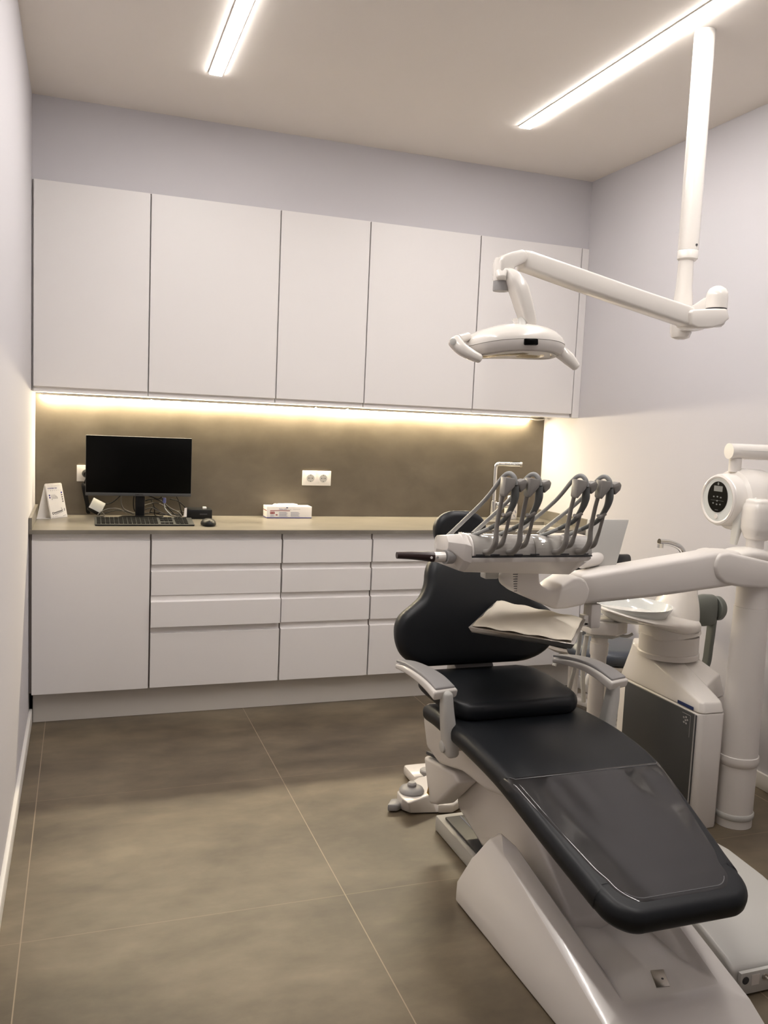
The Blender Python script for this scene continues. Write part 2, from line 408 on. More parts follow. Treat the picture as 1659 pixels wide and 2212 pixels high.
LX = [XL+.001, .303, .904, 1.353, 1.953, 2.553]
bl = ['white base cabinet with one tall plain door, at the left wall', 'wide white drawer cabinet with four drawers under the mouse and glove box',
      'narrow white drawer cabinet with four drawers, middle of the base row', 'white drawer cabinet partly hidden behind the chair backrest', 'white sink base cabinet at the right end behind the dental chair']
DZ = [(.713,.852),(.572,.7105),(.427,.5695),(.144,.4245)]
for i in range(5):
    a, b_ = LX[i], LX[i+1]
    t = thing('base_cabinet', bl[i], 'cabinet', ((a+b_)/2, YD, .144), 'white base cabinets under the worktop')
    ob('cabinet_body', carcass(a+.0005, b_-.0005, 3.951, YW-.004, .145, .8535, open_top=(i == 4)), 'carcass', t, smooth=0)
    xa, xb = a+(.012 if i == 0 else .0040), b_-.0040
    sink_cabinet = t
    if i in (0,4): ob('door', door_front(xa, xb, .144, .852, YD, 'top'), 'cabinet', t, smooth=30)
    else:
        for k, (z0, z1) in enumerate(DZ):
            if i == 1 and k == 2: ob('drawer', door_front(xa-.001, xb+.001, z0+.0015, z1+.003, YD-.012, 'top'), 'cabinet', t, smooth=30)
            else: ob('drawer', door_front(xa, xb, z0+.0015, z1, YD, 'top'), 'cabinet', t, smooth=30)
tag(ob('filler_strip', B((2.556,XR-.001,3.931,3.949,.145,.852)), 'cabinet', smooth=0), 'narrow white filler strip between base cabinets and right wall', 'filler strip')
tag(ob('plinth', B((XL+.016,XR-.016,3.988,4.004,.001,.1435)), 'plinth', smooth=0), 'grey-beige plinth board along the floor under the base cabinets', 'plinth')

# under-cabinet strip
t = thing('led_light_strip', 'glowing warm light strip under the wall cabinets', 'light', (1.15,4.47,1.464))
ob('diffuser', prism([(4.494,1.441),(4.488,1.439),(4.462,1.4555),(4.494,1.4555)], 'x', -.172, 2.474), 'led', t, smooth=0, label='glowing warm white diffuser')
ob('profile', B((-.176,2.478,4.455,4.494,1.4562,1.4645)), 'enamel', t)
for x in (.33,1.17,1.345): ob('clip', B((x,x+.012,4.40,4.455,1.458,1.4645),b=.001), 'steel', t)
ob('cable', tube([(2.478,4.475,1.459),(2.51,4.46,1.452),(2.55,4.45,1.455),(2.575,4.47,1.463)], .003), 'card', t)

# ------------------------------------------------------------------ things on the backsplash and worktop
WT = .8731
def outlet(x0, label, plug=False):
    t = thing('socket_outlet', label, 'socket', (x0+.08, YW, 1.081), 'double wall sockets on the backsplash')
    ob('frame', prism([(x0,1.041),(x0+.159,1.041),(x0+.159,1.121),(x0,1.121)], 'y', YW-.010, YW-.0005, b=.002), 'card', t)
    for k in range(2):
        cx = x0+.044+k*.071
        s = ob('insert', B((cx-.028,cx+.028,YW-.0125,YW-.0101,1.053,1.109), b=.001), 'card', t)
        ob('well', lathe([(.021,0),(.0215,.0012),(.019,.0013),(.018,.0006)], (cx,YW-.0138,1.081), (0,1,0)), 'pale', s)
        bm = bmesh.new()
        for dx, dz, r in ((-.0095,0,.0027),(.0095,0,.0027),(0,0,.0016),(0,.017,.0022),(0,-.017,.0022)):
            lathe([(r,0),(r,.0006)], (cx+dx,YW-.0146,1.081+dz), (0,1,0), n=10, bm=bm)
        ob('contact_hole', bm, 'ink', s)
outlet(-.014, 'white double socket half hidden behind the monitor left edge')
outlet(1.130, 'white double socket alone on the backsplash above the glove box')

# plugs and hanging cables by the monitor
t = thing('power_plug', 'black plug with bundled black cable hanging from the left socket', 'plug', (.03,4.47,1.08))
ob('plug_body', lathe([(.019,0),(.019,.012),(.012,.03),(.010,.034)], (.030,4.4845,1.081), (0,-1,0)), 'black', t)
bm = bmesh.new()
for i in range(5):
    o = i*.004
    tube([(.014+o,4.455+.003*i,1.035),(.012+o*1.3,4.45,1.02),(.018+o,4.45,.985),(.030+o*.8,4.455,.93),(.034+o*.7,4.46,.895),(.04+o*.5,4.462,.885)], .0036, bm=bm)
tube([(.030,4.452,1.078),(.030,4.44,1.06),(.022,4.45,1.035)], .004, bm=bm)
ob('cable_bundle', bm, 'black', t)
t = thing('power_adapter', 'black power adapter with silver-grey top leaning behind the monitor', 'adapter', (.075,4.44,WT))
mt = Matrix.Translation((.080,4.440,WT+.050)) @ Matrix.Rotation(math.radians(28),4,'Y') @ Matrix.Rotation(math.radians(52),4,'X')
bm = bmesh.new(); box(bm, -.034,.034,-.034,.034,-.02,.006, b=.006, mtx=mt); ob('body', bm, 'black', t)
bm = bmesh.new(); box(bm, -.032,.032,-.032,.032,.0065,.010, b=.0015, mtx=mt); ob('top_cover', bm, 'adapter', t, label='silver-grey top')
ob('cord', tube([(.10,4.42,.90),(.115,4.40,.885),(.105,4.385,.880),(.085,4.39,.885),(.10,4.40,.90),(.14,4.41,.915),(.19,4.43,.91),(.22,4.45,.886)], .0026), 'chain', t)
# cable tangle: each cable is its own thing
cab = [
 ([(.10,4.46,.93),(.15,4.455,.94),(.19,4.45,.975),(.20,4.44,.99)], .0028, 'black', 'black cable rising from adapter to monitor back'),
 ([(.20,4.44,.99),(.195,4.44,.95),(.205,4.44,.915),(.24,4.44,.895),(.28,4.45,.885)], .003, 'chain', 'warm grey cable curving down left of the monitor neck'),
 ([(.26,4.45,.99),(.255,4.45,.95),(.262,4.455,.90),(.30,4.455,.884)], .003, 'black', 'black cable dropping right behind the monitor neck'),
 ([(.31,4.42,.985),(.34,4.42,.975),(.375,4.42,.965),(.40,4.43,.985)], .0028, 'black', 'black cable looping right under the monitor bezel'),
 ([(.31,4.42,.955),(.35,4.43,.965),(.40,4.43,.945),(.43,4.43,.91),(.46,4.42,.884),(.49,4.41,.879)], .003, 'black', 'thick dark cable sweeping down toward the mini computer'),
 ([(.31,4.44,.93),(.36,4.43,.945),(.40,4.44,.93),(.45,4.44,.905),(.50,4.42,.90)], .0026, 'chain', 'warm grey cable arching toward the mini computer'),
 ([(.30,4.43,.905),(.34,4.42,.92),(.38,4.42,.90),(.42,4.41,.885),(.46,4.40,.879),(.48,4.40,.8775)], .0028, 'chain', 'light cable lying in the tangle right of the neck'),
 ([(.335,4.46,.892),(.35,4.458,.92),(.37,4.458,.91),(.385,4.458,.892),(.36,4.46,.8885),(.34,4.465,.894)], .0024, 'black', 'small black cable loop on the worktop in the tangle'),
 ([(.385,4.43,.99),(.40,4.42,.95),(.43,4.42,.92),(.47,4.41,.90),(.49,4.40,.88)], .0036, 'chain', 'thick grey cable crossing the tangle diagonally'),
 ([(.46,4.43,.985),(.475,4.42,.95),(.485,4.42,.91),(.495,4.42,.88)], .0024, 'black', 'thin black cable dropping at the right of the tangle'),
 ([(.43,4.43,.965),(.47,4.43,.955),(.50,4.43,.93),(.515,4.44,.91)], .0026, 'black', 'black cable bending over to the mini computer top'),
 ([(.30,4.46,.884),(.35,4.46,.89),(.40,4.46,.882),(.45,4.46,.886),(.49,4.46,.8795)], .0028, 'black', 'black cable lying flat against the backsplash foot'),
 ([(.34,4.44,.96),(.355,4.43,.92),(.36,4.43,.88),(.40,4.43,.877)], .0024, 'black', 'thin dark cable falling just right of the monitor neck'),
 ([(.12,4.47,.884),(.17,4.47,.90),(.22,4.47,.895),(.26,4.47,.879)], .0024, 'black', 'thin black cable low behind the adapter'),
]
for P, r, m_, l in cab:
    tag(ob('cable', tube(P, r, n=8), m_, base=P[0]), l, 'cable', 'tangled cables behind the monitor')
t = thing('video_plug', 'small violet video plug hanging in the cable tangle under the monitor', 'plug', (.405,4.42,.96))
ob('plug_body', B((.395,.410,4.41,4.425,.945,.972), b=.003), 'vga', t); ob('cord', tube([(.402,4.417,.946),(.405,4.415,.92),(.42,4.41,.90),(.44,4.405,.882)], .003), 'hose', t)
# monitor
t = thing('computer_monitor', 'black computer monitor with thin silver lower bezel standing on the worktop', 'monitor', (.28,4.38,WT))
ob('housing', B((.026,.530,4.384,4.404,.981,1.274), b=.003), 'alu', t)
ob('screen', B((.028,.528,4.3825,4.3845,.997,1.2725), b=.0005), 'screen', t, label='switched-off black screen')
ob('rear_bulge', B((.12,.44,4.404,4.43,1.02,1.18), b=.008), 'black', t)
ob('lower_bezel', B((.0265,.5295,4.3815,4.384,.9815,.9968), b=.0005), 'alu', t)
text('maker_lettering', 'SAMSUNG', .0085, (.278,4.3813,.986), 'black', t, align='CENTER', bold=.0001)
ob('neck', B((.262,.306,4.4045,4.432,.8735,1.04), b=.004), 'black', t)
ob('foot', prism([(.15,4.27),(.41,4.27),(.37,4.41),(.20,4.41)], 'z', WT+.0002, WT+.009, b=.003), 'black', t)
# keyboard
t = thing('keyboard', 'flat dark keyboard with grey rim in front of the monitor', 'keyboard', (.29,4.12,WT))
mk = Matrix.Translation((.288,4.122,WT+.013)) @ Matrix.Rotation(math.radians(8),4,'X')
bm = bmesh.new(); box(bm, -.222,.222,-.066,.066,-.0035,.004, b=.003, mtx=mk); ob('case', bm, 'kcase', t)
for sx in (-.2,.2):
    ob('foot', B((.288+sx-.012,.288+sx+.012,4.165,4.180,WT+.0002,WT+.017), b=.002), 'black', t)
for r in range(5):
    y = -.052+r*.0225; parts_ = {0: bmesh.new(), 1: bmesh.new(), 2: bmesh.new()}
    for k in range(20):
        x = -.213+k*.0195; g_ = 0
        if k > 13: x += .010; g_ = 1
        if k > 16: x += .010; g_ = 2
        if x > .21 or (r == 1 and g_ == 1): continue
        box(parts_[g_], x, x+.0165, y, y+.018, .004, .0072, mtx=mk)
    for g_, bm in parts_.items():
        if len(bm.verts): ob('key_row' if g_ == 0 else 'key_block', bm, 'keys', t)
        else: bm.free()
t = thing('computer_mouse', 'black computer mouse lying right of the keyboard', 'mouse', (.577,4.085,WT))
bm = lathe([(.001,0),(.8,0),(.97,.12),(1,.28),(.93,.55),(.72,.82),(.4,.96),(.001,1)], (0,0,0), n=28); bm.transform(Matrix.Translation((.577,4.085,WT+.0003)) @ Matrix.Diagonal((.036,.055,.034,1)))
ob('shell', bm, 'black', t)
bm = bmesh.new(); lathe([(.004,-.002),(.004,.002)], (.577,4.045,WT+.0285), (1,0,0), n=14, bm=bm); ob('scroll_wheel', bm, 'grey', t)
# mini computer
t = thing('mini_computer', 'small black mini computer box right of the monitor', 'computer', (.567,4.40,WT))
ob('case', B((.507,.632,4.345,4.465,WT+.0002,WT+.048), b=.004), 'black', t)
ob('front_panel', B((.512,.627,4.3435,4.3452,WT+.008,WT+.043), b=.0005), 'black', t)
ob('slot', B((.57,.607,4.3428,4.3436,WT+.022,WT+.027)), 'ink', t)
tag(ob('usb_receiver', B((.588,.606,4.365,4.385,WT+.0485,WT+.0585), b=.001), 'card', base=(.597,4.375,WT+.0485)), 'tiny white block lying on top of the mini computer', 'receiver')
tag(ob('cable_tag', prism([(.490,.885),(.505,.8845),(.5055,.930),(.494,.929)], 'y', 4.338, 4.339), 'card', base=(.497,4.338,.885)), 'upright white paper cable tag touching the mini computer left side', 'tag')
# calendar
BLp, BRp, KLp = Vector((-0.1270, 4.3178, 0.8735)), Vector((-0.0353, 4.4131, 0.8735)), Vector((-0.1899, 4.3154, 0.8735))
wv = (BRp-BLp).normalized(); wid = .105; BRp = BLp+wv*wid; KRp = KLp+wv*wid
top = (BLp*.55+KLp*.45); TL = Vector((top.x, top.y, WT+.163)); TR = TL+wv*wid
t = thing('desk_calendar', 'white tent desk calendar open at November on the worktop corner', 'calendar', tuple((BLp+KRp)/2))
def sheet(a, b_, c, d, th=.001):
    bm = bmesh.new(); n = (b_-a).cross(d-a).normalized()*th
    v = [bm.verts.new(p) for p in (a,b_,c,d)]+[bm.verts.new(p-n) for p in (a,b_,c,d)]
    for f in ((0,1,2,3),(7,6,5,4),(0,4,5,1),(1,5,6,2),(2,6,7,3),(3,7,4,0)): bm.faces.new([v[i] for i in f])
    return bm
py_ = (TL-BLp).normalized(); pn = wv.cross(py_).normalized()
ob('stand', sheet(KLp, KRp, TR-wv*0, TL), 'card', t)
ob('stand_base', sheet(BLp+Vector((0,0,.0008)), BRp+Vector((0,0,.0008)), KRp+Vector((0,0,.0008)), KLp+Vector((0,0,.0008))), 'card', t)
ob('stand', sheet(BLp, BRp, TR, TL), 'card', t)
hh = (TL-BLp).length
pg = ob('page', sheet(BLp+pn*.0025+py_*.004+wv*.002, BRp+pn*.0025+py_*.004-wv*.002, TR+pn*.0025-py_*.003-wv*.002, TL+pn*.0025-py_*.003+wv*.002), 'card', t)
po = BLp+pn*.0027
text('month_heading', 'NOVIEMBRE 2020', .0075, po+wv*.010+py_*(hh*.865), 'purple', pg, wv, py_)
for i, ch in enumerate('LMXJVSD'): text('weekday_letter', ch, .005, po+wv*(.0125+.0128*i)+py_*(hh*.805), 'faint', pg, wv, py_)
dd = [(1,6,0)]+[(d, (d-2)%7, (d-2)//7+1) for d in range(2,31)]
bp, bg = bmesh.new(), bmesh.new()
for d, c, r_ in dd:
    cx, cy = .0145+.0128*c, hh*.745-.0108*r_
    if d in (1,2,9): quad_patch(bp, po, wv, py_, cx-.004, cx+.004, cy-.0036, cy+.0036)
    elif c == 6: quad_patch(bg, po, wv, py_, cx-.0038, cx+.0038, cy-.0034, cy+.0034)
ob('holiday_mark', bp, 'purple', pg, smooth=0); ob('sunday_mark', bg, 'grid', pg, smooth=0)
text('day_numbers', '\n'.join(' '.join('%2d'%(d) for d, c, r_ in dd if r_ == k and c not in (6,) and d not in (2,9)) for k in range(1,6)), .0052, po+wv*(.024)+py_*(hh*.745-.0115), 'faint', pg, wv, py_)
bm = bmesh.new()
def dl(bm, x0, y0, x1, y1, w_):
    a = Vector((x0,y0)); d = Vector((x1,y1))-a; L_ = d.length; d.normalize()
    quad_patch(bm, po+wv*x0+py_*y0, (wv*d.x+py_*d.y), (py_*d.x-wv*d.y), 0, L_, -w_/2, w_/2)
dl(bm,.018,.026,.078,.037,.0045); dl(bm,.072,.037,.080,.040,.002); dl(bm,.078,.038,.074,.050,.0018); dl(bm,.093,.046,.091,.033,.0035)
disc_patch(bm, po, wv, py_, .018, .0255, .0065)
for i in range(6): dl(bm, .028+.009*i, .0235+.0022*i, .034+.009*i, .0185+.0022*i, .003)
ob('tool_picture', bm, 'grid', pg, smooth=0)
bm = bmesh.new(); disc_patch(bm, po+pn*.0003, wv, py_, .018, .0255, .003); ob('picture_highlight', bm, 'card', pg, smooth=0)
bm = bmesh.new(); dl(bm,.076,.010,.096,.012,.0022); dl(bm,.024,.0095,.042,.0105,.0013); disc_patch(bm, po, wv, py_, .0135,.0095,.0018); ob('small_print', bm, 'bluegrey', pg, smooth=0)
bm = bmesh.new()
for i in range(15):
    c = TL+wv*(.006+i*.0066)
    tube([c+pn*.005-py_*.010, c+pn*.006-py_*.003, c+py_*.0035, c-pn*.008-py_*.002], .0009, n=6, k=3, bm=bm)
ob('wire_binding', bm, 'card', t)
# glove box
gx0, gx1, gy0, gy1, gz = .921, 1.163, 4.395, 4.487, WT
t = thing('glove_box', 'white glove carton with dark red print standing by the backsplash', 'box', (1.04,4.44,gz))
cb = ob('carton', B((gx0,gx1,gy0,gy1,gz+.0003,gz+.062), b=.0008), 'card', t)
F0 = (gx0,gy0-.0001,gz)
bm = bmesh.new(); quad_patch(bm, F0, (1,0,0), (0,0,1), .0005, .2415, .0008, .0048); quad_patch(bm, (gx0-.0001,gy1,gz), (0,-1,0), (0,0,1), .0, .092, .0008,.0045); ob('base_band', bm, 'purple', t, smooth=0)
bm = bmesh.new(); quad_patch(bm, F0, (1,0,0), (0,0,1), .018,.124,.0385,.0418); quad_patch(bm, F0, (1,0,0), (0,0,1), .018,.042,.022,.0345); quad_patch(bm, (gx0-.0001,gy1,gz), (0,-1,0), (0,0,1), .005,.09,.038,.042)
disc_patch(bm, F0, (1,0,0), (0,0,1), .053, .0175, .006, .003); ob('red_print', bm, 'red', t, smooth=0)
text('product_lettering', 'Peha-soft', .0105, (gx0+.066,gy0-.0002,gz+.0445), 'purple', t)
text('product_lettering', 'nitrile white', .0055, (gx0+.104,gy0-.0002,gz+.0445), 'bluegrey', t)
text('product_lettering', 'powder-free nitrile', .005, (gx0+.14,gy0-.0002,gz+.047), 'faint', t)
text('size_lettering', 'M 7-8', .0075, (gx0+.020,gy0-.0006,gz+.0255), 'card', t)
bm = bmesh.new()
for xa, xb in ((.066,.112),(.128,.178)):
    for k in range(8): quad_patch(bm, F0, (1,0,0), (0,0,1), xa, xb-(k*7%5)*.002, .009+k*.0032, .0108+k*.0032)
for k in range(4): quad_patch(bm, F0, (1,0,0), (0,0,1), .019, .041-(k%2)*.004, .008+k*.0032, .0097+k*.0032)
ob('fine_print', bm, 'bluegrey', t, smooth=0)
bm = bmesh.new(); disc_patch(bm, F0, (1,0,0), (0,0,1), .108, .0555, .0055, .0026); ob('oval_logo', bm, 'blue', t, smooth=0)
bm = lathe([(.001,.0),(.05,.0),(.052,.003),(.03,.006),(.001,.0065)], (1.035,4.445,gz+.0625), n=24, sx=1.2, sy=.4)
for v in bm.verts: v.co.z += random.uniform(0,.006)*(v.co.z > gz+.064)
for k in range(5): lathe([(.012,0),(.012,.003),(.006,.008),(.001,.009)], (.975+k*.026,4.44+random.uniform(-.01,.01),gz+.064), n=10, bm=bm, sx=1.3)
tag(ob('nitrile_gloves', bm, 'tissue', base=(1.035,4.445,gz+.0625)), 'crumpled white gloves poking out of the carton top', 'gloves')
# kitchen tap, soap bottle
t = thing('sink_tap', 'chrome angular mixer tap behind the sink', 'tap', (2.235,4.40,WT))
ob('tap_body', lathe([(.026,0),(.026,.006),(.021,.008),(.021,.105),(.016,.108)], (2.235,4.40,WT), n=32), 'chrome', t)
ob('spout', tube([(2.235,4.40,.98),(2.235,4.40,1.08),(2.235,4.40,1.165),(2.242,4.395,1.186),(2.262,4.385,1.190),(2.31,4.36,1.191),(2.357,4.335,1.192)], .0125, k=5, n=16), 'chrome', t)
ob('nozzle', lathe([(.0145,0),(.0145,.012)], (2.357,4.335,1.192), (.9,-.45,.02), n=20), 'steel', t)
ob('lever', tube([(2.25,4.39,.955),(2.29,4.37,.953),(2.325,4.355,.956)], [.019,.014,.007], n=14), 'chrome', t)
ob('pin_lever', tube([(2.262,4.385,.96),(2.263,4.385,1.02)], .0025), 'chrome', t)
t = thing('soap_bottle', 'white bottle with grey leaf print beside the sink tap', 'bottle', (2.36,4.42,WT))
ob('bottle_body', lathe([(.034,0),(.037,.004),(.037,.085),(.033,.1),(.022,.108)], (2.36,4.42,WT), n=32), 'card', t)
ob('cap', lathe([(.022,.1085),(.022,.132),(.019,.134)], (2.36,4.42,WT), n=28), 'tissue', t)
bm = bmesh.new()
for a, z, r in ((-.15,.06,.012),(.35,.045,.010),(.1,.022,.008),(-.45,.03,.008)):
    ax = Vector((math.cos(a),math.sin(a),0)); nn = Vector((math.sin(a),-math.cos(a),0)); c = Vector((2.36,4.42,WT+z))+nn*.0365
    disc_patch(bm, c, (ax+Vector((0,0,.5))).normalized(), (Vector((0,0,1))-ax*.5).normalized(), 0,0,r*.45,r, t=.0015)
ob('leaf_print', bm, 'bluegrey', t)

# ------------------------------------------------------------------ dental chair
XC = 1.28
ch = thing('dental_chair', 'black upholstered dental chair with white faceted base and clear film on the leg rest', 'dental chair', (XC,2.0,0))
def mirror_faces(pts, faces, centre=XC):
    bm = bmesh.new(); L_ = {k: bm.verts.new(p) for k, p in pts.items()}
    R_ = {k: (L_[k] if abs(p[0]-centre) < 1e-6 else bm.verts.new((2*centre-p[0],p[1],p[2]))) for k, p in pts.items()}
    for f in faces:
        for D in (L_, R_):
            vs = []
            for k in f:
                v = {'+': L_, '-': R_}.get(k[0], D)[k.lstrip('+-')] if k[0] in '+-' else D[k]
                if v not in vs: vs.append(v)
            try: bm.faces.new(vs)
            except ValueError: pass
    bmesh.ops.recalc_face_normals(bm, faces=bm.faces[:])
    return bm
P = dict(A=(1.05,2.17,.004), Bq=(1.045,2.155,.07), Cq=(1.068,2.11,.165), D=(1.082,2.045,.247), E=(1.098,2.00,.283), F=(1.088,1.965,.245), G=(1.125,1.955,.262),
 Hq=(1.085,1.455,.098), I=(1.15,1.485,.128), J=(1.065,1.40,.004), K=(1.185,1.90,.128), Lq=(1.18,1.60,.126), Mq=(XC,1.60,.126), N=(XC,1.485,.128), O=(XC,1.40,.004),
 Q=(1.12,2.05,.262), S_=(1.185,2.06,.12), T=(1.185,2.17,.004), U=(XC,1.90,.10), V=(XC,2.06,.10), W=(XC,2.17,.004), X=(1.105,2.15,.07), HJ=(1.075,1.41,.06), OJ=(XC,1.40,.06), NI=(1.18,1.47,.122), YN=(XC,1.47,.122))
Fc = [('A','Bq','Hq','HJ','J'),('Bq','Cq','D','F','Hq'),('D','E','F'),('E','G','F'),('F','G','I','Hq'),('E','Q','G'),('D','Q','E'),('G','K','Lq','I'),('Q','S_','K','G'),('I','Lq','Mq','N'),
 ('Hq','I','NI'),('I','N','YN','NI'),('Hq','NI','YN','OJ','HJ'),('HJ','OJ','O','J'),('K','U','Mq','Lq'),('S_','V','U','K'),('A','T','S_','Q','D'),('A','D','Cq'),('A','Cq','Bq'),('T','W','V','S_'),('A','J','O','W','T')]
bm = mirror_faces(P, Fc)
bmesh.ops.bevel(bm, geom=[e for e in bm.edges if e.calc_face_angle(0) > .25], offset=.006, segments=2, profile=.6, affect='EDGES', clamp_overlap=True)
base = ob('base_cover', bm, 'white', ch, smooth=25)
pc = [(1.2821, 1.5729, 0.1275),(1.3147, 1.5673, 0.1275),(1.2898, 1.5114, 0.1275),(1.2562, 1.5159, 0.1275)]
pl = ob('pale_plate', prism([(p[0],p[1]) for p in pc], 'z', .1262, .1292, b=.0006), 'steel', base)
ob('plate_hole', lathe([(.0030,0),(.0030,.0006)], (1.2895, 1.5380, 0.1293), n=12), 'ink', pl)
ob('floor_plate', B((1.165,1.415,1.50,2.60,.0005,.055), b=.008), 'pale', ch)
pd = ob('step_panel', B((1.182,1.40,2.06,2.555,.0555,.066), b=.004), 'dgrey', ch)
ob('blue_line', B((1.232,1.238,2.08,2.545,.0662,.0668)), 'blue', pd)
ob('lift_arm', prism([(1.78,.09),(2.30,.085),(2.49,.13),(2.50,.20),(2.42,.33),(2.10,.37),(2.0,.30),(1.78,.15)], 'x', 1.19, 1.42, b=.018, seg=3), 'white', ch)
sh = prism([(2.59,.46),(2.60,.40),(2.56,.315),(2.45,.30),(2.28,.345),(2.12,.355),(1.96,.395),(1.85,.425),(1.85,.455),(2.1,.465)], 'x', 1.100, 1.460, b=.02, seg=3)
ob('seat_shell', sh, 'white2', ch)
jc = [(2.62,.262),(2.555,.118),(2.49,.143),(2.33,.285),(2.37,.305)]
for sx in (0,1):
    x0 = 1.118 if not sx else 2*XC-1.118-.07
    cv = ob('joint_cover', prism(jc, 'x', x0, x0+.07, b=.012, seg=3), 'white2', ch)
    if not sx:
        bm = bmesh.new(); o = Vector((x0-.0006, 2.562, .150)); v = [bm.verts.new(o+Vector(p)) for p in ((0,.010,0),(0,-.012,0),(0,0,.026))]; bm.faces.new(v)
        v2 = [bm.verts.new(q.co-Vector((.0004,0,0))) for q in v]; bm.faces.new(v2); ob('warning_triangle', bm, 'yellow', cv, smooth=0)
        bm = bmesh.new(); o = Vector((x0-.0012, 2.5615, .155)); v = [bm.verts.new(o+Vector(p)) for p in ((0,.003,0),(0,-.003,0),(0,0,.012))]; bm.faces.new(v); ob('warning_mark', bm, 'ink', cv, smooth=0)
ob('joint_slot', prism([(2.60,.285),(2.60,.275),(2.40,.315),(2.40,.325)], 'x', 1.12, 1.44), 'ink', ch)
# leg rest
def leg_path(y0, y1, d=0, toe=1.412, R_=.085):
    ys = [2.50,2.40,2.30,2.20,2.10,2.00,1.90,1.80,1.70,1.60,1.55,1.50]
    hw = [.224,.234,.244,.247,.250,.249,.244,.234,.222,.209,.202,.196]
    zt = [.492,.506,.514,.518,.517,.511,.499,.476,.450,.425,.4125,.400]
    cx = [XC]*6+[XC-.003,XC-.008,XC-.013,XC-.018,XC-.021,XC-.023]
    out = [((c0,y,z),w_-d) for c0, y, z, w_ in zip(cx, ys, zt, hw) if y1-1e-6 <= y <= y0+1e-6]
    te = toe+d; yb = te+R_
    for a in (0,15,30,45,60,72,82,88):
        a = math.radians(a); y = yb-R_*math.sin(a); out.append(((XC-.024,y,.400-(1.50-y)*.245),.193-d-R_*.9*(1-math.cos(a))))
    return out
ob('leg_rest', cushion(leg_path(2.5,1.50), .026, .060, k=2), 'leather', ch, smooth=60)
bm, et, eb = cushion([(p,h_+.0015-d) for (p, h_), d in zip(leg_path(1.9,1.50,0)[:5], (0,.004,.010,.017,.020))]+leg_path(1.5,1.51,.022)[0:], .026, .060, k=2, lift=.0018, open_bottom=True, lo=0, want_edge=True)
fl = ob('plastic_cover', bm, 'film', ch, smooth=60, label='clear glossy plastic film over the leg rest')
n_ = len(et); m_ = n_//2; q_ = int(m_*.60)
ob('film_edge', tube([eb[0], et[0].lerp(eb[0],.35)+Vector((0,0,.008)), et[0], et[-1], et[-1].lerp(eb[-1],.35)+Vector((0,0,.008)), eb[-1]], .0011, k=1, n=6), 'filmedge', fl)
ob('film_edge', tube(et[q_:n_-q_], .0011, k=1, n=6), 'filmedge', fl)
sp = [((1.275,2.605,.573),.165),((1.275,2.585,.575),.195),((1.275,2.54,.576),.222),((1.275,2.46,.575),.228),((1.275,2.38,.574),.226),((1.275,2.31,.573),.222),((1.275,2.27,.572),.212),((1.275,2.238,.571),.188),((1.275,2.225,.570),.160)]
ob('seat', cushion(sp, .024, .056, k=3), 'leather', ch, smooth=60)
bk = [((1.272,2.560,.590),.165),((1.274,2.560,.594),.200),((1.278,2.560,.608),.240),((1.282,2.560,.632),.272),((1.285,2.562,.665),.292),((1.286,2.564,.70),.300),((1.286,2.567,.735),.298),((1.285,2.572,.765),.280),
 ((1.283,2.578,.792),.242),((1.281,2.586,.82),.205),((1.28,2.598,.86),.183),((1.28,2.612,.90),.175),((1.28,2.624,.93),.160),((1.28,2.632,.950),.130),((1.28,2.636,.958),.10)]
ob('backrest', cushion(bk, .028, .070, N=(0,-1,.12), k=3), 'leather', ch, smooth=60)
ob('back_shell', sweep([(1.28,2.66,.62),(1.28,2.67,.70),(1.28,2.69,.82),(1.28,2.71,.92)], [(.15,.02),(.18,.03),(.12,.028),(.10,.02)], upv=(0,-1,0), k=4, n=24, ex=-.8, round_end=.015), 'white2', ch)
ob('back_bracket', prism([(2.66,.62),(2.60,.575),(2.56,.50),(2.60,.46),(2.68,.52)], 'x', 1.21, 1.36, b=.01), 'grey', ch)
hd = [((1.283,2.757,.958),.035),((1.283,2.755,.964),.060),((1.283,2.753,.980),.083),((1.283,2.752,1.003),.096),((1.283,2.752,1.03),.100),((1.283,2.753,1.055),.094),((1.283,2.755,1.077),.074),((1.283,2.757,1.090),.048),((1.283,2.758,1.094),.025)]
ob('head_rest', cushion(hd, .022, .055, N=(0,-1,.1), k=3), 'leather', ch, smooth=60)
ob('head_rest_bar', prism([(2.69,.90),(2.72,.88),(2.80,.99),(2.80,1.03)], 'x', 1.255, 1.305, b=.006), 'steel', ch)
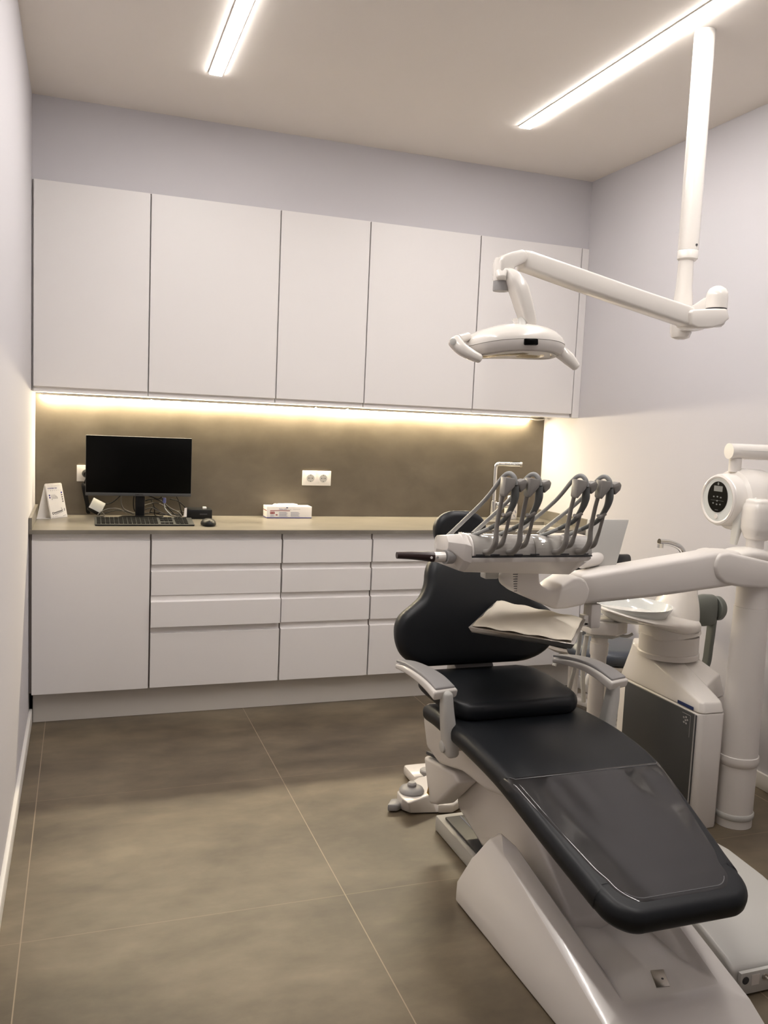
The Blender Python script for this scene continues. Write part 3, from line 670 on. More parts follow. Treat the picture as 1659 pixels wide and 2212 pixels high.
# arm rests
for sgn, pp, px_ in ((-1, [(.972,2.50,.620),(.982,2.44,.628),(.996,2.375,.627),(1.012,2.31,.617),(1.022,2.255,.602)], 1.030), (1, [(1.522,2.465,.620),(1.545,2.40,.630),(1.572,2.34,.630),(1.595,2.285,.618),(1.610,2.235,.602)], 1.600)):
    g = lambda dx: px_+sgn*-dx
    post = sweep([(g(-.004),2.250,.600),(g(-.002),2.250,.56),(g(.006),2.25,.50),(g(.014),2.25,.455),(g(.018),2.25,.425)], [(.020,.015),(.024,.017),(.026,.020),(.028,.022),(.027,.020)], upv=(1,0,0), k=4, n=24, ex=-.7, round_end=.014)
    ob('arm_post', post, 'pale', ch)
    bm = lathe([(.018,0),(.018,.006),(.014,.008)], (g(-.003),2.258,.440), (-1 if sgn < 0 else 1,0,0), n=24); ob('pivot_cap', bm, 'pale', ch)
    bm = B((min(g(.02),g(.07)),max(g(.02),g(.07)),2.235,2.275,.43,.455), b=.003); ob('pivot_bar', bm, 'steel', ch)
    lo = ob('arm_pad', sweep(pp, [(.017,.007),(.026,.010),(.034,.012),(.040,.014),(.042,.015)], k=4, n=24, ex=-.6, round_end=.006), 'enamel', ch)
    ob('pad_inlay', sweep([Vector(p)+Vector((0,.004,.015)) for p in pp], [(.013,.004),(.021,.006),(.028,.007),(.033,.008),(.034,.008)], k=4, n=24, ex=-.6, round_end=.004), 'grey', lo)

# ------------------------------------------------------------------ foot control
fc = thing('foot_control', 'white and grey foot pedal on the floor left of the chair base', 'foot pedal', (1.25,2.80,0))
FB = [(1.1014, 2.8092, 0.0040),(1.1052, 2.7615, 0.0040),(1.1253, 2.7299, 0.0040),(1.2228, 2.7091, 0.0040),(1.36,2.76,.004),(1.42,3.00,.004),(1.2680, 2.9255, 0.0040),(1.1434, 2.8631, 0.0040)]
FT = [(1.0994, 2.8032, 0.0580),(1.0960, 2.7441, 0.0580),(1.1038, 2.6995, 0.0580),(1.2123, 2.7471, 0.0580),(1.34,2.82,.058),(1.38,2.98,.058),(1.2431, 2.9041, 0.0580),(1.2208, 2.9006, 0.0580)]
bm = bmesh.new(); a = [bm.verts.new(p) for p in FB]; b_ = [bm.verts.new(p) for p in FT]
bm.faces.new(a[::-1]); bm.faces.new(b_)
for i in range(len(FB)): bm.faces.new((a[i],a[(i+1)%len(FB)],b_[(i+1)%len(FB)],b_[i]))
bmesh.ops.recalc_face_normals(bm, faces=bm.faces[:]); bmesh.ops.bevel(bm, geom=bm.edges[:], offset=.005, segments=3, profile=.5, affect='EDGES', clamp_overlap=True)
ob('pedal_body', bm, 'white', fc)
ob('base_pad', prism([(1.25+(p[0]-1.25)*.95, 2.85+(p[1]-2.85)*.95) for p in FB], 'z', .0002, .004), 'ink', fc)
ob('low_wing', prism([(1.2214, 2.7057, 0.0040)[:2],(1.2753, 2.6921, 0.0040)[:2],(1.44,2.80),(1.36,2.90)], 'z', .004, .036, b=.006), 'white', fc)
kb = ob('joystick_disc', lathe([(.044,0),(.046,.006),(.041,.015),(.028,.020),(.018,.021)], (1.1500, 2.7867, 0.0580), n=40), 'grey', fc)
ob('joystick_knob', lathe([(.016,0),(.017,.010),(.012,.016)], Vector((1.1500, 2.7867, 0.0580))+Vector((0,0,.0205)), n=28), 'grey', kb)
ob('side_pedal', prism([(1.0498, 2.7651, 0.0000)[:2],(1.0843, 2.7527, 0.0000)[:2],(1.15,2.80),(1.08,2.81)], 'z', .004, .030, b=.006), 'grey', fc)
ob('rear_button', lathe([(.028,0),(.028,.016),(.024,.02)], (1.2824, 2.9606, 0.0400), n=24), 'grey', fc)
ob('rear_housing', B((1.22,1.40,2.94,3.06,.004,.046), b=.012), 'white', fc)

# ------------------------------------------------------------------ column, arm and instrument table
du = thing('delivery_unit', 'white column with jointed arm carrying the instrument table over the chair', 'dental unit', (2.25,2.38,0))
CX, CY = 2.253, 2.385
ob('column', lathe([(.066,.0005),(.066,.225),(.0705,.23),(.072,.245),(.0705,.26),(.067,.262),(.058,.80)], (CX,CY,0), n=56), 'white2', du)
ob('column_ring', lathe([(.068,.03),(.0705,.034),(.0705,.048),(.068,.052)], (CX,CY,0), n=56), 'pale', du)
ob('column_head', lathe([(.055,.8008),(.054,.96)], (CX,CY,0), n=48), 'white2', du)
Kn = [(2.0401, 2.3200, 1.0003),(2.0734, 2.3200, 1.0064),(2.2473, 2.3200, 0.9741),(2.3654, 2.3200, 0.9463),(2.3858, 2.3200, 0.8964),(2.3220, 2.3200, 0.8747),(2.2114, 2.3200, 0.8805),(2.1191, 2.3200, 0.8875),(2.0671, 2.3200, 0.8982),(2.0334, 2.3200, 0.9244),(2.0196, 2.3200, 0.9563),(2.0255, 2.3200, 0.9831)]
ob('arm_knuckle', prism([(p[0],p[2]) for p in Kn], 'y', 2.315, 2.445, b=.012, seg=3), 'white2', du)
ob('knuckle_dome', sweep([(2.1028, 2.3800, 0.9805),(2.1615, 2.3800, 0.9914),(2.2223, 2.3800, 0.9908),(2.2955, 2.3800, 0.9785),(2.3921, 2.3800, 0.9573)], [(.045,.010),(.052,.019),(.056,.024),(.056,.022),(.05,.015)], k=4, n=24, ex=2.6, round_end=.012), 'enamel', du)
Bp = [(1.5063, 2.3400, 0.9333),(1.8041, 2.3400, 0.9731),(2.0692, 2.3400, 1.0081),(2.1443, 2.3400, 1.0043),(2.1565, 2.3400, 0.8909),(1.8146, 2.3400, 0.8575),(1.5137, 2.3400, 0.8382)]
ob('arm_beam', prism([(p[0],p[2]) for p in Bp], 'y', 2.325, 2.425, b=.016, seg=3), 'white2', du)
Lo = [(1.5203, 2.3400, 0.8410),(1.5325, 2.3400, 0.8619),(1.5371, 2.3400, 0.8905),(1.5211, 2.3400, 0.9195),(1.4979, 2.3400, 0.9320),(1.4742, 2.3400, 0.9309),(1.4304, 2.3400, 0.9064),(1.4129, 2.3400, 0.8934),(1.3913, 2.3400, 0.8924),(1.3604, 2.3400, 0.9079),(1.3527, 2.3400, 0.9228),(1.3484, 2.3400, 0.9611),(1.2670, 2.3400, 0.9623),(1.2672, 2.3400, 0.9347),(1.2618, 2.3400, 0.9187),(1.2680, 2.3400, 0.8982),(1.2986, 2.3400, 0.8769),(1.3509, 2.3400, 0.8548),(1.4124, 2.3400, 0.8307),(1.4545, 2.3400, 0.8309)]
el = ob('elbow', prism([(p[0],p[2]) for p in Lo], 'y', 2.315, 2.43, b=.014, seg=3), 'white2', du)
bm = bmesh.new()
for k in range(9):
    c = Vector((1.2632, 2.3140, 0.9323))+Vector((.001*k,0,.020-.0075*k)); box(bm, c.x-.008, c.x+.010-.001*k, 2.3143, 2.3149, c.z, c.z+.0022)
ob('small_print', bm, 'ink', el)
ob('neck_collar', lathe([(.040,.0),(.046,.006),(.046,.018)], (1.3274, 2.3700, 0.9592), n=36), 'white2', du)
ob('lock_block', B((1.205,1.255,2.40,2.44,.915,.955), b=.006), 'pale', du)
# instrument table body
z0 = .968
T_ = {'l0': [(2.215,1.062),(2.215,1.045),(2.225,1.035),(2.30,1.030),(2.30,1.070),(2.23,1.078)],
      'l1': [(2.195,1.058),(2.20,1.010),(2.235,.975),(2.42,.972),(2.42,1.046),(2.235,1.083)],
      'm1': [(2.193,1.052),(2.195,1.004),(2.235,.970),(2.42,.970),(2.42,1.044),(2.235,1.080)],
      'm2': [(2.193,1.018),(2.195,1.005),(2.235,.970),(2.42,.970),(2.42,1.044),(2.296,1.066)],
      'r1': [(2.193,1.016),(2.195,1.003),(2.235,.957),(2.42,.960),(2.42,1.036),(2.296,1.062)],
      'r0': [(2.198,1.016),(2.200,1.010),(2.225,.995),(2.40,.99),(2.40,1.036),(2.296,1.058)]}
bm = bmesh.new(); rings = [[bm.verts.new((x,y,z)) for y, z in T_[k]] for x, k in ((.990,'l0'),(1.035,'l1'),(1.054,'m1'),(1.056,'m2'),(1.405,'r1'),(1.455,'r0'))]
for a, b_ in zip(rings, rings[1:]):
    for i in range(6): bm.faces.new((a[i],a[(i+1)%6],b_[(i+1)%6],b_[i]))
bm.faces.new(rings[0]); bm.faces.new(rings[-1][::-1]); bmesh.ops.recalc_face_normals(bm, faces=bm.faces[:])
bmesh.ops.bevel(bm, geom=bm.edges[:], offset=.006, segments=2, profile=.5, affect='EDGES', clamp_overlap=True)
tb = ob('table_body', bm, 'white', du, smooth=30)
# glossy rolled cover with slots along the front
arc = [(2.195+.045-.045*math.cos(a), 1.028+.052*math.sin(a)) for a in [i*PI/2/8 for i in range(9)]]
poly = [(2.300,1.024),(2.195,1.024)]+arc+[(2.300,1.079)]
gc = ob('rolled_cover', prism(poly, 'x', 1.064, 1.262, b=.002), 'clear', du, smooth=40)
ob('rolled_cover', prism([(y,z-.003) for y, z in poly], 'x', 1.264, 1.455, b=.002), 'clear', du, smooth=40)
ob('cover_end', prism([(y-.002,z) for y, z in poly], 'x', 1.057, 1.063, b=.001), 'white', du)
bm = bmesh.new()
for x in (1.068,1.115,1.19,1.245,1.345,1.412): box(bm, x, x+.028, 2.1915, 2.196, 1.0245, 1.0285)
ob('slot', bm, 'ink', du)
ob('front_seam', B((1.057,1.455,2.194,2.199,1.0185,1.0225)), 'ink', du)
# pull handle
hp = [(0.8367, 2.2200, 1.0242),(0.8826, 2.2200, 1.0231),(0.9321, 2.2200, 1.0199),(0.9478, 2.2200, 1.0185)]
hg = ob('handle_grip', tube(hp, [.0095,.0115,.0145,.0150], k=4, n=24), 'wood', du, label='dark brown tapered grip')
ob('handle_collar', tube([(0.9485, 2.2200, 1.0184),(0.9821, 2.2200, 1.0181)], [.0148,.0145], n=24), 'enamel', du)
ob('handle_ring', tube([(0.9830, 2.2220, 1.0178),(1.0082, 2.2300, 1.0175)], [.020,.021], n=24), 'grey', du)
ob('handle_button', lathe([(.0036,0),(.0036,.002)], Vector((0.9544, 2.2055, 1.0194)), (0,-1,0), n=14), 'grey', du)
ob('handle_screw', lathe([(.0036,0),(.0036,.002)], Vector((0.9360, 2.2055, 1.0189)), (0,-1,0), n=14), 'card', du)
# display, seen from behind
ds = [(1.6077, 2.4700, 1.0987),(1.7390, 2.4300, 1.1025),(1.6839, 2.4100, 0.9394),(1.5841, 2.4500, 0.9386)]
dv = [Vector(p) for p in ds]
def slab(vs, th, b=.004):
    bm = bmesh.new(); n = (vs[1]-vs[0]).cross(vs[3]-vs[0]).normalized()*th
    a = [bm.verts.new(v) for v in vs]; c = [bm.verts.new(v+n) for v in vs]
    bm.faces.new(a); bm.faces.new(c[::-1])
    for i in range(4): bm.faces.new((a[i],a[(i+1)%4],c[(i+1)%4],c[i]))
    bmesh.ops.recalc_face_normals(bm, faces=bm.faces[:]); bmesh.ops.bevel(bm, geom=bm.edges[:], offset=b, segments=2, profile=.5, affect='EDGES', clamp_overlap=True)
    return bm
ob('display_panel', slab(dv, -.022), 'pale', du)
cc = sum(dv, Vector())/4
ins = [cc+(v-cc)*.86 for v in dv]; nn = (dv[1]-dv[0]).cross(dv[3]-dv[0]).normalized()
ob('display_back', slab([v+nn*.0025 for v in ins], .003, .001), 'disp', du)
ob('display_joint', tube([(1.5503, 2.4000, 0.9662),(1.6159, 2.4200, 0.9714),(1.6554, 2.4400, 0.9803)], [.022,.022,.018], n=20), 'white2', du)
# four instrument holders and their hoses
hx = (1.097,1.172,1.323,1.402)
leg1 = [(1.0970, 2.1967, 1.0341),(1.0970, 2.1594, 1.0439),(1.0970, 2.1339, 1.0714),(1.0970, 2.1307, 1.1136),(1.0970, 2.1180, 1.1695),(1.0970, 2.1038, 1.2119),(1.0970, 2.0909, 1.2397)]
leg2 = [(1.1180, 2.1843, 1.0479),(1.1260, 2.1556, 1.0628),(1.1320, 2.1477, 1.0877),(1.1320, 2.1368, 1.1128),(1.1320, 2.1206, 1.1604),(1.1320, 2.1039, 1.2009),(1.1320, 2.0916, 1.2314)]
print('leg1', [tuple(round(c,3) for c in p) for p in leg1]); print('leg2', [tuple(round(c,3) for c in p) for p in leg2])
for i, x in enumerate(hx):
    d = Vector((x-hx[0],0,-.0008*i))
    hl = ob('instrument_holder', tube([Vector(p)+d for p in leg1], [.008,.009,.0085,.0065,.0060,.0060,.006], k=5, n=14), 'holder', du)
    ob('holder_leg', tube([Vector(p)+d for p in leg2], [.007,.0085,.006,.005,.005,.006,.006], k=5, n=14), 'holder', hl)
    t0 = Vector(leg1[-1])+d; yf, zf = t0.y, t0.z
    bm = prism([(x-.007,zf+.019),(x+.022,zf+.015),(x+.025,zf+.008),(x+.022,zf-.006),(x-.004,zf-.036),(x-.010,zf-.030)], 'y', yf-.012, yf+.020, b=.003)
    ob('cradle', bm, 'holder', hl)
    bm = prism([(x+.0255,zf+.014),(x+.040,zf+.008),(x+.058,zf+.015),(x+.066,zf+.006),(x+.062,zf-.010),(x+.046,zf-.024),(x+.040,zf-.006),(x+.0255,zf-.004)], 'y', yf-.004, yf+.028, b=.004)
    ob('cradle_fork', bm, 'holder', hl)
    ob('holder_brace', tube([t0+Vector((.002,.01,-.085)), t0+Vector((.014,.02,-.09)), t0+Vector((.032,.018,-.080))], .005, n=10), 'holder', hl)
    # handpiece hose over the top: rear socket -> up -> over the cradle -> dark connector hanging -> back to the table
    r0 = Vector((x-.045,2.375,1.050))
    ob('hose', tube([r0, r0+Vector((.014,-.03,.030)), Vector((x-.012,yf+.10,zf-.055)), Vector((x+.004,yf+.035,zf+.012)), Vector((x+.014,yf+.012,zf+.028)), Vector((x+.024,yf,zf+.018)), Vector((x+.028,yf-.002,zf-.002))], [.0075,.0065,.006,.006,.0065,.007,.007], k=6, n=14), 'hose', hl)
    ob('socket_ring', lathe([(.013,0),(.013,.004),(.010,.004)], Vector(leg1[0])+d+Vector((0,.012,0)), (0,-1,.1), n=24), 'ink', hl)
    ob('hose_connector', tube([Vector((x+.030,yf+.004,zf-.004)), Vector((x+.034,yf+.008,zf-.035)), Vector((x+.033,yf+.02,zf-.065)), Vector((x+.026,yf+.05,zf-.105)), Vector((x+.010,yf+.10,zf-.135))], [.011,.0115,.009,.0075,.0065], k=5, n=14), 'hose2', hl)
    ob('hose', tube([Vector((x+.010,yf+.10,zf-.135)), Vector((x-.012,yf+.15,zf-.160)), Vector((x-.035,yf+.20,zf-.178)), Vector((x-.060,yf+.24,zf-.190))], [.0065,.006,.006,.0065], k=5, n=12), 'hose', hl)

# ------------------------------------------------------------------ instrument tray with paper
tt = thing('tray_table', 'steel tray lined with cream crepe paper below the instrument arm', 'tray', (1.32,2.3,.795))
q = [Vector((1.3578, 2.5992, 0.8000)),Vector((1.5099, 2.3024, 0.8000)),Vector((1.3075, 2.0410, 0.8000)),Vector((1.1018, 2.2675, 0.8000))]
c_ = sum(q, Vector())/4
def ringbox(q, z0, z1, s0, s1):
    bm = bmesh.new(); a = [bm.verts.new((c_.x+(p.x-c_.x)*s0,c_.y+(p.y-c_.y)*s0,z0)) for p in q]; b_ = [bm.verts.new((c_.x+(p.x-c_.x)*s1,c_.y+(p.y-c_.y)*s1,z1)) for p in q]
    bm.faces.new(a); bm.faces.new(b_[::-1])
    for i in range(4): bm.faces.new((a[i],a[(i+1)%4],b_[(i+1)%4],b_[i]))
    bmesh.ops.recalc_face_normals(bm, faces=bm.faces[:]); bmesh.ops.bevel(bm, geom=bm.edges[:], offset=.003, segments=2, profile=.5, affect='EDGES'); return bm
ob('tray', ringbox(q, .780, .7985, .99, 1.055), 'steel', tt)
bm = bmesh.new(); n_ = 24; g_ = []
for i in range(n_+1):
    row = []
    for j in range(n_+1):
        u_, v_ = i/n_, j/n_; p = q[0].lerp(q[1],u_).lerp(q[3].lerp(q[2],u_),v_); p = c_+(p-c_)*.985
        e = min(u_,1-u_,v_,1-v_); z = .8035+.0025*math.sin(u_*9+v_*4)*min(1,e*8)+.002*math.sin(u_*23+v_*17)*max(0,1-e*10)
        row.append(bm.verts.new((p.x,p.y,z)))
    g_.append(row)
for i in range(n_):
    for j in range(n_): bm.faces.new((g_[i][j],g_[i+1][j],g_[i+1][j+1],g_[i][j+1]))
o_ = ob('crepe_paper', bm, 'paper', None, smooth=60, label='creased cream crepe paper liner lying in the steel tray', cat='paper liner')
md = o_.modifiers.new('thickness','SOLIDIFY'); md.thickness = .0012
pr = [Vector((1.5723, 2.3600, 0.8275)), Vector((1.5788, 2.3600, 0.7457))]
ob('tray_post', B((1.560,1.598,2.335,2.385,.758,.838), b=.006), 'white2', tt)
ob('tray_arm', B((1.36,1.575,2.345,2.375,.764,.779), b=.004), 'white2', tt)
ob('post_clip', B((1.540,1.560,2.345,2.375,.765,.80), b=.004), 'enamel', tt)

# ------------------------------------------------------------------ operating light on its ceiling pole
ol = thing('operating_light', 'white dental operating light on a jointed arm from the ceiling pole', 'lamp', (1.95,2.493,H))
PX, PY = 1.950, 2.493
ob('ceiling_pole', lathe([(.034,2.020),(.034,2.7325)], (PX,PY,0), n=48), 'enamel', ol)
ob('pole_collar', lathe([(.027,1.985),(.034,1.992),(.035,2.018),(.034,2.0195)], (PX,PY,0), n=48), 'enamel', ol)
ob('pole_screw', lathe([(.004,0),(.004,.002)], (PX+.006,PY-.0335,2.035), (0,-1,0), n=12), 'ink', ol)
ob('lower_pole', lathe([(.018,1.722),(.030,1.728),(.036,1.745),(.037,1.80),(.034,1.84),(.027,1.90),(.025,1.985)], (PX-.005,PY,0), n=40), 'enamel', ol)
hbx, hby = 1.938, 2.315
ob('link_arm', prism([(2.49,1.745),(2.50,1.80),(2.36,1.845),(2.30,1.855),(2.30,1.80),(2.40,1.745)], 'x', 1.918, 1.966, b=.010), 'enamel', ol)
ob('hub_lower', lathe([(.020,1.748),(.028,1.756),(.0335,1.772),(.0335,1.8015)], (hbx,hby,0), n=40), 'enamel', ol)
ob('hub_dome', lathe([(.0345,1.806),(.0345,1.845),(.033,1.855),(.026,1.868),(.014,1.876),(.001,1.879)], (hbx,hby,0), n=40), 'enamel', ol)
ob('hub_gap', lathe([(.032,1.802),(.032,1.807)], (hbx,hby,0), n=32), 'ink', ol)
Hh = [(1.8060, 2.3000, 1.7809),(1.8176, 2.3000, 1.7891),(1.8960, 2.3000, 1.7986),(1.9487, 2.3000, 1.8031),(1.9630, 2.3000, 1.7720),(1.9268, 2.3000, 1.7470),(1.8967, 2.3000, 1.7373),(1.8412, 2.3000, 1.7316),(1.8134, 2.3000, 1.7410)]
ob('hub_elbow', prism([(p[0],p[2]) for p in Hh], 'y', 2.275, 2.355, b=.012, seg=3), 'enamel', ol)
Am = [(1.2153, 2.3000, 1.9099),(1.2428, 2.3000, 1.9102),(1.4085, 2.3000, 1.8790),(1.6268, 2.3000, 1.8364),(1.8328, 2.3000, 1.7991),(1.8450, 2.3000, 1.7479),(1.8170, 2.3000, 1.7399),(1.4132, 2.3000, 1.8180),(1.2188, 2.3000, 1.8586)]
am = ob('light_arm', prism([(p[0],p[2]) for p in Am], 'y', 2.285, 2.345, b=.009, seg=3), 'enamel', ol)
Wr = [(1.1342, 2.2900, 1.8722),(1.1452, 2.2900, 1.8864),(1.1685, 2.2900, 1.8967),(1.2054, 2.2900, 1.9085),(1.2196, 2.2900, 1.9008),(1.2238, 2.2900, 1.8841),(1.2154, 2.2900, 1.8726),(1.1979, 2.2900, 1.8629),(1.1804, 2.2900, 1.8533),(1.1802, 2.2900, 1.8322),(1.1353, 2.2900, 1.8304)]
ob('wrist', prism([(p[0],p[2]) for p in Wr], 'y', 2.272, 2.330, b=.012, seg=3), 'enamel', ol)
wc = Vector((1.1527, 2.3000, 1.8257))
ob('wrist_cylinder', lathe([(.0235,1.815),(.0245,1.82),(.0245,1.872),(.022,1.88)], (wc.x,wc.y,0), n=36), 'enamel', ol)
ob('wrist_cap', lathe([(.0225,1.787),(.0235,1.791),(.0235,1.8145)], (wc.x,wc.y,0), n=36), 'grey', ol)
yk = [(1.1347, 2.2800, 1.8302),(1.1589, 2.2750, 1.8318),(1.1750, 2.2700, 1.8196),(1.1939, 2.2650, 1.7892),(1.2102, 2.2620, 1.7469),(1.2264, 2.2620, 1.7086),(1.2304, 2.2620, 1.6956)]
ob('yoke', sweep(yk, [(.014,.010),(.018,.012),(.026,.019),(.030,.023),(.029,.022),(.026,.020),(.024,.017)], upv=(1,0,0), k=5, n=28, ex=-.6, round_end=.010), 'enamel', ol)
# head: lens-shaped shell with flat mirror side turned down and a little forward
LC = Vector((1.2021, 2.3000, 1.6498)); tilt = Matrix.Rotation(math.radians(-3.5),4,'Y') @ Matrix.Rotation(math.radians(-4),4,'X')
def headmesh(prof, sx, sy):
    t = bmesh.new(); n = 56; rings = []
    for r, z in prof:
        ring = []
        for i in range(n):
            a = 2*PI*i/n; ca, sa = math.cos(a), math.sin(a)
            ring.append(t.verts.new((r*sx*math.copysign(abs(ca)**.85,ca), r*sy*math.copysign(abs(sa)**.85,sa), z-.012*(abs(ca)**2)*r)))
        rings.append(ring)
    for a, b_ in zip(rings, rings[1:]):
        for i in range(n): t.faces.new((a[i],a[(i+1)%n],b_[(i+1)%n],b_[i]))
    t.faces.new(rings[0][::-1]); t.faces.new(rings[-1]); t.transform(Matrix.Translation(LC) @ tilt); return t
hs = ob('lamp_shell', headmesh([(1.002,-.0105),(1,-.004),(.975,.006),(.955,.010),(.90,.020),(.78,.031),(.55,.040),(.3,.044),(.02,.045)], .158, .105), 'enamel', ol, smooth=22)
ob('lower_shell', headmesh([(.80,-.041),(.90,-.039),(.96,-.030),(.992,-.016),(.995,-.0115)], .158, .105), 'white2', hs, smooth=35)
ob('mirror', headmesh([(.79,-.0405),(.74,-.036),(.60,-.0425),(.55,-.0425)], .150, .098), 'glasslamp', hs)
ob('mirror_rim', headmesh([(.82,-.0395),(.84,-.043),(.80,-.0435),(.785,-.0405)], .156, .104), 'white2', hs)
bm = bmesh.new(); box(bm, -.020, .024, -.1085, -.094, -.029, -.010, b=.004); bm.transform(Matrix.Translation(LC) @ tilt); ob('sensor_window', bm, 'screen', hs, label='small black sensor window')
ob('neck_groove', tube([(1.2086, 2.2620, 1.7031),(1.1920, 2.2250, 1.6734),(1.1836, 2.2050, 1.6581)], [.014,.010,.007], n=16), 'pale', hs)
ob('head_pivot', tube([(1.2053, 2.3000, 1.6945),(1.2235, 2.2900, 1.7084)], [.018,.014], n=16), 'enamel', ol)
for nm, pts, rr in (('handle', [(0.9927, 2.2500, 1.6281),(1.0056, 2.2350, 1.6087),(1.0304, 2.2250, 1.5931),(1.0559, 2.2200, 1.5829)], [.019,.018,.016,.013]), ('handle', [(1.3318, 2.2800, 1.6347),(1.3492, 2.2650, 1.6199),(1.3697, 2.2550, 1.6017),(1.3886, 2.2500, 1.5835)], [.019,.0195,.018,.013])):
    ob(nm, sweep(pts, [(x,x) for x in rr], upv=(0,-1,0), k=5, n=20, ex=2.4, round_end=.009), 'enamel', ol)
ob('handle_button', lathe([(.009,0),(.0095,.002),(.007,.003)], (0.9806, 2.2320, 1.6246), (-.5,-.8,0), n=20), 'pale', ol)
ob('handle_joint', tube([(1.0083, 2.2600, 1.6352),(1.0504, 2.2900, 1.6472)], .013, n=16), 'enamel', ol)

# ------------------------------------------------------------------ cuspidor unit
cu = thing('cuspidor_unit', 'white cabinet with dark grey side panel, rinsing bowl and chrome spout beside the chair', 'dental unit', (2.16,2.6,0))
pl_ = [(2.052,2.375),(2.068,2.362),(2.150,2.362),(2.165,2.375),(2.172,2.465),(2.30,2.53),(2.30,2.84),(2.09,2.865),(2.052,2.84)]
ob('cabinet_body', prism(pl_, 'z', .0005, .424, b=.006), 'white2', cu)
ob('side_panel', B((2.044,2.0515,2.378,2.792,.03,.418), b=.002), 'dgrey', cu, label='dark grey side panel')
ob('panel_edge', B((2.042,2.0445,2.3775,2.3815,.03,.419)), 'grey', cu)
bm = bmesh.new()
def lidv(x, y, z): return bm.verts.new((x,y,z))
lo = [lidv(x,y,.4255) for x, y in pl_]
hi_ = [lidv(2.062,2.385,.462),lidv(2.075,2.375,.462),lidv(2.146,2.375,.459),lidv(2.158,2.388,.462),lidv(2.166,2.475,.485),lidv(2.285,2.545,.505),lidv(2.27,2.83,.575),lidv(2.11,2.85,.575),lidv(2.066,2.79,.572)]
bm.faces.new(lo[::-1]); nv = len(lo)
for i in range(nv): bm.faces.new((lo[i],lo[(i+1)%nv],hi_[(i+1)%nv],hi_[i]))
ctr = lidv(2.16,2.66,.566)
for i in range(nv): bm.faces.new((hi_[i],hi_[(i+1)%nv],ctr))
bmesh.ops.recalc_face_normals(bm, faces=bm.faces[:])
bmesh.ops.bevel(bm, geom=[e for e in bm.edges if e.calc_face_angle(0) > .3], offset=.008, segments=3, profile=.5, affect='EDGES', clamp_overlap=True)
lid = ob('lid', bm, 'enamel', cu, smooth=30)
bm = bmesh.new(); box(bm, 2.050,2.0515,2.40,2.485,.4285,.4400); ob('blue_badge', bm, 'blue', cu)
bm = bmesh.new(); E0 = (2.0435,2.455,.0)
quad_patch(bm, (2.0436,2.447,.372), (0,-1,0), (0,0,1), 0,.045,.035,.0365); quad_patch(bm, (2.0436,2.447,.330), (0,-1,0), (0,0,1), .0435,.045,0,.0785)
for dx, dz in ((.010,.062),(.022,.066),(.030,.058),(.012,.045),(.024,.044),(.020,.054)): disc_patch(bm, (2.0436,2.447,.330), (0,-1,0), (0,0,1), dx, dz, .0045, .0035)
ob('embossed_emblem', bm, 'grey', cu, smooth=0)
NX, NY = 2.155, 2.69
ob('neck', lathe([(.112,.545),(.112,.562),(.107,.566),(.107,.567),(.108,.568),(.108,.632),(.104,.6325)], (NX,NY,0), n=56, sx=1.05), 'white2', cu)
# sculpted pedestal that reaches left under the bowl
ob('pedestal', sweep([(NX,NY,.6346),(NX,NY,.655),(NX+.022,NY,.72),(NX+.03,NY,.79),(NX+.032,NY,.84)], [(.110,.104),(.107,.100),(.082,.085),(.060,.07),(.055,.06)], upv=(0,-1,0), k=5, n=40, ex=2.6), 'enamel', cu)
ob('bowl_arm', sweep([(NX+.05,NY-.01,.672),(NX-.02,NY-.025,.678),(NX-.12,NY-.035,.702),(NX-.22,NY-.04,.720),(NX-.30,NY-.04,.738),(NX-.345,NY-.04,.750)], [(.085,.036),(.108,.036),(.142,.026),(.145,.017),(.105,.011),(.055,.007)], k=5, n=32, ex=2.3, round_end=.006), 'enamel', cu)
ob('bowl', lathe([(.05,.0),(.09,.008),(.125,.030),(.140,.060),(.142,.066),(.137,.066),(.118,.034),(.085,.014),(.02,.008)], (1.955,2.655,.694), n=56, cap=True), 'ceramic', cu)
sp0 = Vector((2.2106, 2.7000, 0.8607))
ob('rinse_spout', tube([(2.205,2.70,.83),(2.205,2.70,.93),(2.2067, 2.7000, 0.9243),(2.1836, 2.7000, 0.9624),(2.1345, 2.7000, 0.9825),(2.0829, 2.7000, 0.9881)], .0115, k=6, n=18), 'chrome', cu)
ob('spout_nozzle', lathe([(.0115,0),(.0115,.016)], Vector((2.0896, 2.7000, 0.9845))+Vector((0,0,-.020)), n=18), 'chrome', cu)

# ------------------------------------------------------------------ assistant suction arm
sa = thing('suction_stand', 'white assistant post with boxy holder head beyond the right armrest', 'suction holder', (1.865,2.72,0))
ax_, ay_ = 1.862, 2.72
ob('post', lathe([(.030,.05),(.030,.548),(.034,.556),(.0345,.60),(.031,.603),(.031,.64)], (ax_,ay_,0), n=36), 'white2', sa)
ob('lower_link', B((1.80,2.043,2.69,2.75,.001,.052), b=.008), 'white2', sa)
hb = [(1.8395, 2.6900, 0.6846),(1.9136, 2.6600, 0.6713),(1.9170, 2.6600, 0.6305),(1.8450, 2.6900, 0.6419)]
bm = bmesh.new(); H1 = [(1.80,2.69),(1.885,2.645),(1.955,2.68),(1.955,2.75),(1.87,2.79),(1.80,2.76)]
bm = prism(H1, 'z', .640, .690, b=.005); ob('holder_head', bm, 'white', sa)
ob('head_top', prism([(1.868+(x-1.868)*.7,2.715+(y-2.715)*.7) for x, y in H1], 'z', .6905, .698, b=.003), 'enamel', sa)
ob('head_underside', prism([(1.868+(x-1.868)*.75,2.715+(y-2.715)*.75) for x, y in H1], 'z', .626, .6395, b=.003), 'pale', sa)
ob('side_hook', tube([(1.93,2.69,.632),(1.955,2.68,.630),(1.975,2.675,.640)], .006, n=10), 'pale', sa)
